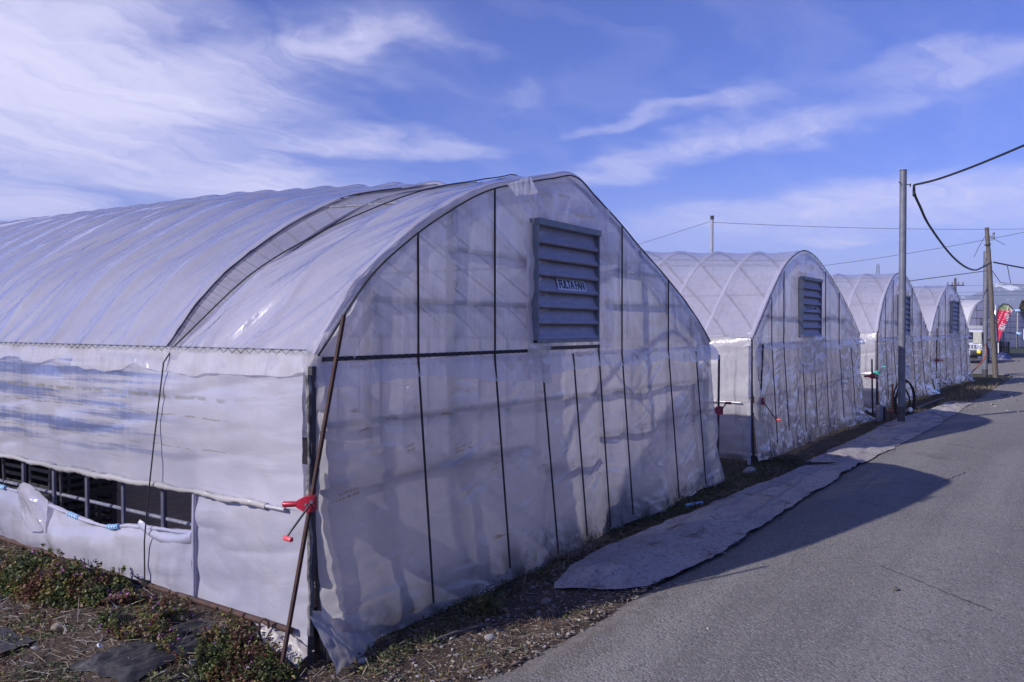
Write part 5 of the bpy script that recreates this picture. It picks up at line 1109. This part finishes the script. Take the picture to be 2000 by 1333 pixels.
def bush(label, cx, cy, lx, ly, hgt, n, seed, redbias, flowers, size=.011, group='purple flowering weeds beside the nearest greenhouse'):
    rg = np.random.RandomState(seed); r = thing('weed_bush', label, 'weeds', (0, 0, 0), 0, group)
    ang = rg.rand(n) * 2 * PI; q = np.sqrt(rg.rand(n)); x = cx + lx * q * np.cos(ang); y = cy + ly * q * np.sin(ang)
    if seed in (22, 24):
        pk = (vn(x * 8, y * 5, seed + 30) + .4 * vn(x * 20, y * 20, seed + 31)) > -.06; x, y, q = x[pk], y[pk], q[pk]
    top = hgt * (1 - q ** 2.2) * (.55 + 1.0 * (fbm(x * 6, y * 6, seed, 3) + .5)) + .02
    z = soil_h(x, y) + top * rg.rand(len(x)) ** .45
    keep = (x < 2.600) & (z < .135 + .45 * (2.60 - x) + .06 * (y > 4.3)) ; x, y, z = x[keep], y[keep], z[keep]
    P = np.stack([x, y, z], 1); leaf_cloud('foliage', P, size, LM, weed_mat_for(P, seed, redbias), seed, r)
    # stragglers standing clear of the mass
    ks = rg.choice(len(P), 70, replace=False); SP = []; SV = []
    for q_ in P[ks]:
        hh_ = rg.uniform(.03, .075); dx_, dy_ = rg.randn(2) * .02; w_ = .0012
        a_ = q_; b_ = q_ + np.array([dx_, dy_, hh_]); SV.append([a_ - [w_, w_, 0], a_ + [w_, w_, 0], b_ + [w_, w_, 0], b_ - [w_, w_, 0]])
        for f_ in (.35, .6, .8, .9, 1.): SP += [a_ + (b_ - a_) * f_ + rg.randn(3) * .005 for _ in range(4)]
    leaf_cloud('shoots', np.array(SP), size * .8, LM, weed_mat_for(np.array(SP), seed + 9, redbias + .1), seed + 2, r); quads('shoot_stems', np.array(SV), [M['leaf_r']], None, r)
    # stems
    k = rg.choice(len(P), min(900, len(P)), replace=False); b0 = P[k] * [1, 1, 0] + np.stack([rg.randn(len(k)) * .02, rg.randn(len(k)) * .02, soil_h(P[k, 0], P[k, 1]) - .01], 1); w = np.array([.0013, .0013, 0])
    quads('stems', np.stack([b0 - w, b0 + w, P[k] + w, P[k] - w], 1), [M['leaf_r'], M['straw2']], rg.rand(len(k)) > .5, r)
    k = rg.choice(len(P), min(flowers, len(P)), replace=False, p=(lambda q: q / q.sum())((P[:, 2] - P[:, 2].min()) ** 2 + 1e-4)); F = np.repeat(P[k], 4, 0) + rg.randn(flowers * 4, 3) * .006 + [0, 0, .010]
    leaf_cloud('blossom', F, .0062, [M['fl_purple'], M['fl_white']], np.repeat((rg.rand(flowers) > .9), 4).astype(np.int32), seed + 1, r, .1)
    return r
bush('green rounded clump of purple flowering weeds against the skirt film', 2.40, 4.78, .27, .56, .150, 14000, 21, -.02, 55, .0110)
bush('reddish brown weeds with purple flowers along the rusty pipe near the corner', 2.39, 3.72, .24, .62, .055, 12000, 22, .26, 70, .0100)
bush('low yellow green weeds round the foot of the leaning rusty pole', 2.42, 3.14, .21, .26, .050, 5000, 23, .05, 16, .0085)
bush('dark red weeds trailing away left along the soil bank', 2.24, 5.75, .30, .5, .05, 3500, 24, .12, 16, .0095)
# ground-hugging cover: dead stems, low leaves, short grass, pebbles
def scatter(n, xr, yr, seed, dens=None):
    rg = np.random.RandomState(seed); x = xr[0] + (xr[1] - xr[0]) * rg.rand(n); y = yr[0] + (yr[1] - yr[0]) * rg.rand(n)
    if dens is not None: k = rg.rand(n) < dens(x, y); x, y = x[k], y[k]
    return x, y, rg
def sticks(name, label, x, y, rg, L, w, mats, lift=.01, flat=.25, cat='dead stems'):
    n = len(x); a = rg.randn(n, 3); a[:, 2] = np.abs(a[:, 2]) * flat; a /= np.linalg.norm(a, axis=1)[:, None]; l = (L * (.3 + 1.1 * rg.rand(n)))[:, None]
    p = np.stack([x, y, soil_h(x, y) + lift * rg.rand(n)], 1); s = np.cross(a, [0, 0, 1.]); s /= np.linalg.norm(s, axis=1)[:, None] + 1e-6; s = s * (w * (.5 + rg.rand(n)))[:, None]; up = np.array([0, 0, 1.]) * w * .8
    q = p + a * l
    V = np.concatenate([np.stack([p - s, p + up, q + up * .6, q - s * .6], 1), np.stack([p + up, p + s, q + s * .6, q + up * .6], 1)])
    mi = rg.choice(len(mats), n); o = quads(name, V, mats, np.concatenate([mi, mi])); return tag(o, label, cat, None, 'stuff')
left_bank = lambda x, y: (.35 + 1.2 * (vn(x * 3, y * 3, 3) + .5)) * (y > 3.0)
x, y, rg = scatter(9000, (1.0, 2.62), (2.95, 6.8), 31, left_bank)
sticks('dead_stems', 'tangled dead brown stems covering the soil bank', x, y, rg, .050, .0016, [M['straw2'], M['straw2'], M['straw']])
x, y, rg = scatter(1500, (1.0, 2.6), (2.95, 6.5), 131, left_bank)
sticks('pale_stalks', 'pale grey straw stalks strewn over the soil bank', x, y, rg, .085, .0020, [M['straw'], M['stone']])
vg = lambda x, y: (y > edge_y(x) + .03) * (.25 + 1.3 * (vn(x * 2.5, y * 4, 8) + .5))
x, y, rg = scatter(9500, (2.5, 9.5), (2.05, 3.0), 32, vg)
sticks('dry_grass', 'dry brown stems and straw on the stony verge', x, y, rg, .055, .0016, [M['straw2'], M['straw'], M['straw2']])
x, y, rg = scatter(520, (4.7, 5.5), (2.78, 3.0), 231)
sticks('dry_tuft', 'tangle of dry pale grass beside the end of the weed mat', x, y, rg, .11, .0014, [M['straw'], M['straw2']], .05, .9, 'dry grass')
# low leaves on bank and in the shaded strip
x, y, rg = scatter(24000, (1.2, 2.64), (3.0, 6.8), 33, lambda x, y: ((vn(x * 4, y * 4, 13) + .35 * vn(x * 13, y * 13, 14) + .5) > .48) * 1.0); P = np.stack([x, y, soil_h(x, y) + .018 * rg.rand(len(x))], 1)
tag(leaf_cloud('ground_weeds', P, .0085, LM, weed_mat_for(P, 5, .10), 6), 'low patchy weeds on the soil bank', 'weeds', None, 'stuff')
def strip_d(x, y): return (y > np.interp(x, [2.6, 4.3, 5.2, 7, 8.4, 9.8], [2.62, 2.66, 2.84, 2.67, 2.57, 2.45])) * (.3 + .9 * ((vn(x * 3, y * 6, 15) + .5) > .35))
x, y, rg = scatter(22000, (2.75, 10.2), (2.45, 3.04), 34, strip_d); P = np.stack([x, y, soil_h(x, y) + .035 * rg.rand(len(x)) ** 1.5], 1)
tag(leaf_cloud('ground_weeds', P, .0095, [M['leaf_g'], M['leaf_y'], M['leaf_d'], M['grass_b']], [.33, .10, .32, .25], 7), 'dark low weeds in the shade at the foot of the front film', 'weeds', None, 'stuff')
x, y, rg = scatter(2600, (2.6, 4.6), (2.2, 2.9), 35, lambda x, y: ((vn(x * 4, y * 5, 19) + .5) > .58) * (y > edge_y(x) + .06) * 1.); P = np.stack([x, y, soil_h(x, y) + .02 * rg.rand(len(x))], 1)
tag(leaf_cloud('verge_weeds', P, .007, LM, weed_mat_for(P, 15, .15), 8), 'scattered small weeds on the stony verge', 'weeds', None, 'stuff')
def blades(name, label, x, y, z, rg, L, w, mats):
    n = len(x); p = np.stack([x, y, z], 1); d = rg.randn(n, 3) * .45; d[:, 2] = 1; l = (L * (.4 + .9 * rg.rand(n)))[:, None]; s = rg.randn(n, 3); s[:, 2] = 0; s = s / np.linalg.norm(s, axis=1)[:, None] * w
    q = p + d * l; m_ = p + d * l * .5; 
    o = quads(name, np.stack([p - s, p + s, q + s * .15, q - s * .15], 1), mats, rg.choice(len(mats), n)); return tag(o, label, 'grass', None, 'stuff')
def gz(x, y): return np.where(x < 10.5, soil_h(x, y), -.012)
x, y, rg = scatter(26000, (7.9, 33.0), (1.7, 4.6), 36, lambda x, y: (y > np.interp(x, [7.9, 9.8, 10, 13, 16, 20, 33], [2.6, 2.47, 2.52, 2.52, 2.46, 2.05, 1.75]) ) * (((x > 8.1) & (x < 9.6)) | ((x > 15.2) & (x < 17.1)) | ((x > 22.3) & (x < 24)) | (y < 2.95 - np.maximum(x - 17, 0) * .045)) * (.4 + .9 * (vn(x * 1.5, y * 3, 7) + .5)))
blades('grass', 'short dull grass between the greenhouses and the weed mat', x, y, gz(x, y), rg, .055, .0028, [M['grass_b'], M['leaf_d'], M['straw2'], M['leaf_y']])
x, y, rg = scatter(2600, (19.5, 27), (1.45, 2.15), 37, lambda x, y: (y > edge_y(x) - .02) * (.3 + (vn(x * 2, y * 4, 9) + .5))); blades('dry_grass_verge', 'brown dry grass along the road edge beyond the weed mats', x, y, np.full(len(x), .0), rg, .10, .004, [M['straw2'], M['straw'], M['grass_b']])
# pebbles
bm = bmesh.new(); bmesh.ops.create_icosphere(bm, subdivisions=1, radius=1); PV = np.array([v.co for v in bm.verts]); PF = np.array([[v.index for v in f.verts] for f in bm.faces]); bm.free()
def pebbles(name, label, x, y, z, rg, size, mats, flat=.6):
    n = len(x); nv = len(PV); s = size * (.35 + 1.3 * rg.rand(n) ** 2.5); V = PV[None] * (1 + .35 * rg.randn(n, nv, 1)).clip(.5, 1.4) * (s[:, None, None] * np.stack([.7 + .6 * rg.rand(n), .7 + .6 * rg.rand(n), flat * (.6 + .6 * rg.rand(n))], 1)[:, None, :])
    a = rg.rand(n) * 2 * PI; ca, sa = np.cos(a)[:, None], np.sin(a)[:, None]; V = np.stack([V[..., 0] * ca - V[..., 1] * sa, V[..., 0] * sa + V[..., 1] * ca, V[..., 2]], -1) + np.stack([x, y, z], 1)[:, None, :]
    F = (PF[None] + (np.arange(n) * nv)[:, None, None]).reshape(-1, 3); me = bpy.data.meshes.new(name); me.from_pydata(V.reshape(-1, 3).tolist(), [], F.tolist())
    for m in mats: me.materials.append(m)
    me.polygons.foreach_set('material_index', np.repeat(rg.choice(len(mats), n), len(PF)).astype(np.int32)); o = link(name, me); return tag(o, label, 'pebbles', None, 'stuff')
M['stone_d'] = worn('dark_stone', (.07, .066, .07), (.12, .112, .115), 30, .9); M['stone_b'] = worn('brown_stone', (.15, .12, .10), (.22, .18, .16), 30, .9)
x, y, rg = scatter(3400, (2.45, 5.2), (2.1, 2.95), 41, lambda x, y: (y > edge_y(x) - .02) * (.25 + 1.2 * (vn(x * 3, y * 4, 28) + .5)) * (1.25 - sstep(2.5, 2.9, y))); pebbles('gravel', 'small grey stones and chips on the verge', x, y, soil_h(x, y) + .001, rg, .0085, [M['stone_b'], M['stone_d'], M['stone_b'], M['stone_d'], M['stone']])
x, y, rg = scatter(700, (1.1, 2.6), (3.0, 6.2), 42); pebbles('gravel', 'small stones scattered on the soil bank', x, y, soil_h(x, y) + .002, rg, .011, [M['stone'], M['stone_d'], M['stone_b']])
x, y, rg = scatter(900, (3.0, 16), (.35, 2.15), 43, lambda x, y: (y < edge_y(x)) * (.12 + np.exp(-(edge_y(x) - y) * 4.5))); pebbles('loose_grit', 'loose grit along the asphalt edge', x, y, np.full(len(x), .029), rg, .0065, [M['stone'], M['stone_d'], M['stone_d']])
x, y, rg = scatter(1800, (18, 44), (.6, 3.2), 44, lambda x, y: (y < edge_y(x) + .3) * (.3 + .8 * (vn(x * .8, y * 2, 9) + .5))); pebbles('loose_gravel', 'gravel loose on the far stretch of the road', x, y, np.full(len(x), .028), rg, .022, [M['stone'], M['stone_b'], M['stone_d']])
# distinct stones and litter
def stone(label, x, y, z, s, mat='stone', seed=1):
    rg = np.random.RandomState(seed); bm = bmesh.new(); bmesh.ops.create_icosphere(bm, subdivisions=3, radius=1)
    for v in bm.verts:
        c = v.co; k = 1 + .35 * float(fbm(c.x * 1.3 + c.z, c.y * 1.3 - c.z * .7, seed, 4)); v.co = Vector((c.x * s[0] * k, c.y * s[1] * k, c.z * s[2] * k))
    me = bpy.data.meshes.new('stone'); bm.to_mesh(me); bm.free(); me.materials.append(M[mat]); o = link('stone', me); o.location = (x, y, z); return tag(o, label, 'stone', 'larger loose stones')
stone('pale rough stone on the soil near the black cloth', 2.25, 3.33, .075, (.026, .024, .022), 'stone', 2)
stone('rounded brown stone among dead stems left of the black cloth', 2.09, 4.22, .11, (.038, .032, .022), 'stone_b', 3)
stone('flat pale stone by the corner flap of film', 2.83, 2.80, .02, (.03, .022, .012), 'stone', 4)
stone('grey chip lying alone on the asphalt', 5.45, .82, .036, (.022, .018, .012), 'stone_d', 5)
stone('round grey stone in the grass before the second greenhouse', 9.05, 2.88, .03, (.09, .07, .055), 'stone', 6)
stone('angular brown stone on the verge beside the weed mat corner', 4.05, 2.50, .025, (.045, .03, .02), 'stone_b', 7)
stone('pale stone on the verge below the front film', 3.42, 2.46, .02, (.03, .026, .016), 'stone', 8)
def scrap(label, x, y, z, lx, ly, seed, mat='scrap', rz=0., hgt=.04, cat='plastic scrap'):
    s, t = np.meshgrid(np.linspace(-.5, .5, 18), np.linspace(-.5, .5, 12), indexing='ij'); X = lx * s * (1 + .5 * vn(t * 4, s * 2, seed)); Y = ly * t * (1 + .7 * vn(s * 5, t * 3, seed + 1)); Z = hgt * (.5 + .9 * ridge(s * 3 + t * 2, t * 3, seed + 2) * .5 + .6 * vn(s * 5, t * 5, seed + 3))
    o = grid('plastic_scrap', X, Y, Z, M[mat]); o.location = (x, y, z); o.rotation_euler = (0, 0, rz); return tag(o, label, cat, 'litter on the verge')
scrap('white plastic piece lying under the right end of the front film', 7.45, 2.98, .02, .22, .14, 1, rz=.3)
scrap('longer creased white sheet near the grey winder pole', 8.05, 2.98, .02, .34, .12, 2, rz=.1)
scrap('narrow white strip in the dark weeds', 6.65, 2.90, .015, .16, .03, 3, rz=.6)
scrap('light grey film torn at the corner stake', 2.60, 3.16, .04, .11, .07, 4, 'scrap', .8, .05)
scrap('pale crumpled film on the soil bank under the pipe', 2.47, 4.22, .13, .11, .07, 5, 'scrap', 1.2, .05)
scrap('green plastic tag among the dead stems', 2.30, 4.42, .135, .02, .085, 6, 'teal', .15, .01)
scrap('white film shred left of the green weeds', 2.33, 4.72, .13, .03, .09, 7, 'scrap', .3, .04)
scrap('white film shred under the second greenhouse side', 10.1, 3.25, .02, .5, .12, 8, 'scrap', 1.2, .06)
scrap('white film rag below the third greenhouse corner', 16.6, 3.0, .02, .45, .25, 9, 'scrap', .4, .12)
o = part('blue_tube', MB().tube([(6.95, 2.80, .03), (7.15, 2.72, .03)], .016, 8), M['bluetape']); tag(o, 'short blue plastic tube in the shaded weeds', 'plastic tube')
o = part('broken_tube', MB().tube([(2.36, 3.90, .145), (2.40, 3.84, .135), (2.44, 3.74, .150), (2.455, 3.70, .155)], [.010, .013, .014, .014], 9), M['straw']); tag(o, 'split pale plant stem lying above the black cloth', 'plant stem')
o = part('dark_stick', MB().tube([(3.18, 2.66, .03), (3.32, 2.62, .04), (3.55, 2.57, .03)], [.008, .011, .006], 7), M['wood']); tag(o, 'dark broken stick on the verge', 'stick')
o = part('teal_grip', MB().tube([(23.0, 2.62, .05), (23.5, 2.56, .05)], .035, 8), M['teal']); tag(o, 'teal handle lying on the ground by the fourth greenhouse', 'handle')
o = part('orange_rope', MB().tube([(16.9, 2.92, .05), (17.15, 2.80, .03), (17.3, 2.70, .02), (17.5, 2.66, .02)], .014, 6), M['redorange']); tag(o, 'orange cord on the soil beside the rusty winder pole', 'cord')
r = thing('concrete_curb', 'narrow concrete edging behind the weed mat', 'kerb', (19.0, 2.34, 0), R(-3)); part('block', MB().bbox((0, 0, .03), (1.5, .05, .03), .008), M['stone_b0'], r, False); part('block', MB().bbox((1.53, .01, .025), (1.5, .05, .03), .008), M['stone_b0'], r, False)
# small white-flowered plant in the verge
r = thing('flower_plant', 'small green plant with white flower heads on the verge', 'plant', (0, 0, 0)); rg = np.random.RandomState(5)
P = np.stack([3.72 + .05 * rg.randn(420), 2.70 + .05 * rg.randn(420), .02 + .09 * rg.rand(420) ** 1.3], 1); leaf_cloud('foliage', P, .011, [M['leaf_g'], M['leaf_y']], [.6, .4], 3, r)
F = np.array([(3.70, 2.71, .155), (3.74, 2.68, .15), (3.72, 2.73, .13)]); F = np.repeat(F, 26, 0) + rg.randn(78, 3) * .010; leaf_cloud('flower_head', F, .005, [M['fl_white']], [1.], 4, r)
part('stems', MB().tube([(3.72, 2.70, .01), (3.70, 2.71, .15)], .002, 4).tube([(3.73, 2.70, .01), (3.74, 2.68, .145)], .002, 4).tube([(3.72, 2.71, .01), (3.72, 2.73, .125)], .002, 4), M['leaf_g'], r)
# black cloth with its pin disc and washer
s, t = np.meshgrid(np.linspace(0, 1, 130), np.linspace(0, 1, 60), indexing='ij')
c00, c10, c11, c01 = np.array((1.86, 3.72)), np.array((2.50, 3.62)), np.array((2.55, 3.36)), np.array((1.95, 3.36))
XY = ((c00[None, None] * (1 - s[..., None]) + c10 * s[..., None]) * (1 - t[..., None]) + (c01[None, None] * (1 - s[..., None]) + c11 * s[..., None]) * t[..., None])
X = XY[..., 0] + .03 * vn(t * 4, s * 2, 3) * (np.abs(s - .5) * 2) ** 3; Yc = XY[..., 1] + .03 * vn(s * 6, t * 2, 5) * (np.abs(t - .5) * 2) ** 3
ed = np.minimum(np.minimum(s, 1 - s) * 8, np.minimum(t, 1 - t) * 6).clip(0, 1)
Zc = soil_h(X, Yc) + .012 + ed * (.010 + .026 * ridge(s * .7 + t * 1.6, t * 5 - s * 2.8, 9) + .018 * ridge(s * 1.2 + t * 2, t * 11 - s * 6, 4) + .008 * ridge(s * 2 + t * 3, t * 24 - s * 13, 14) + .006 * fbm(s * 12, t * 12, 3, 3))
M['blackcloth'] = worn('black_weed_cloth', (.016, .015, .018), (.032, .029, .032), 60, .6)
o = grid('black_cloth', X, Yc, Zc, M['blackcloth']); tag(o, 'wrinkled black weed cloth half buried on the soil bank', 'weed cloth')
def cloth_z(x, y): 
    i = np.argmin((X - x) ** 2 + (Yc - y) ** 2); return float(Zc.ravel()[i])
o = thing('pin_disc', 'round dark plastic pin head holding the black cloth', 'pin', (2.37, 3.535, cloth_z(2.37, 3.535) + .010)); part('disc', MB().tube([(0, 0, 0), (0, 0, .004), (0, 0, .005)], [.026, .026, .022], 20), M['steel_dark'], o)
ring = [(.020 * math.cos(a), .020 * math.sin(a), .006) for a in np.linspace(0, 2 * PI, 24)]; part('disc_ring', MB().tube(ring, .0012, 4), M['black'], o)
part('disc_mark', MB().tube([(.007, .006, .006), (.002, .010, .006), (-.004, .006, .006), (0, 0, .006), (.004, -.006, .006), (-.002, -.010, .006), (-.007, -.006, .006)], .0014, 4), M['black'], o)
o = part('washer', MB().tube([(.010 * math.cos(a), .010 * math.sin(a), 0) for a in np.linspace(0, 2 * PI, 18)[:-1]], .0042, 6, closed=True), M['white_paint']); o.location = (2.03, 3.72, cloth_z(2.03, 3.70) + .022); o.rotation_euler = (.6, .5, 0); tag(o, 'white ring washer at the left end of the black cloth', 'washer')
s, t = np.meshgrid(np.linspace(0, 1, 40), np.linspace(0, 1, 20), indexing='ij'); X = 1.62 + .32 * s; Yc2 = 4.15 + .35 * t + .04 * vn(s * 5, t * 3, 4); o = grid('black_cloth', X, Yc2, soil_h(X, Yc2) + .015 + .012 * fbm(s * 4, t * 5, 3, 3), M['blackcloth']); tag(o, 'second scrap of grey black weed cloth at the left edge of the soil bank', 'weed cloth')
x, y, rg = scatter(2600, (4.4, 20), (1.6, 2.85), 51, lambda x, y: (np.minimum(np.abs(y - np.interp(x, [4.2, 5.2, 7, 9.7, 10, 13.5, 15.5, 20.4], [2.6, 2.83, 2.66, 2.46, 2.50, 2.44, 2.42, 1.98])), np.abs(y - edge_y(x) - .0)) < .09) * (.2 + 1.1 * (vn(x * 1.7, y * 2, 33) + .5)))
n = len(x); a = rg.randn(n, 3); a[:, 2] = np.abs(a[:, 2]) * .3; a /= np.linalg.norm(a, axis=1)[:, None]; p = np.stack([x, y, .052 + .012 * rg.rand(n)], 1); sd_ = np.cross(a, [0, 0, 1.]) * .0016; l = (.03 * (.4 + rg.rand(n)))[:, None]
tag(quads('mat_litter', np.stack([p - sd_, p + sd_, p + a * l + sd_, p + a * l - sd_], 1), [M['straw2'], M['straw']], rg.rand(n) > .6), 'dead stems blown along the edges of the weed mats', 'dead stems', None, 'stuff')
x, y, rg = scatter(1500, (4.4, 20), (1.5, 2.3), 52, lambda x, y: (np.abs(y - edge_y(x) + .02) < .07) * (.3 + .9 * (vn(x * 1.3, y * 2, 35) + .5))); pebbles('edge_grit', 'grit and soil crumbs where the weed mats meet the asphalt', x, y, np.full(len(x), .036), rg, .011, [M['stone_d'], M['stone_b'], M['stone_d']])
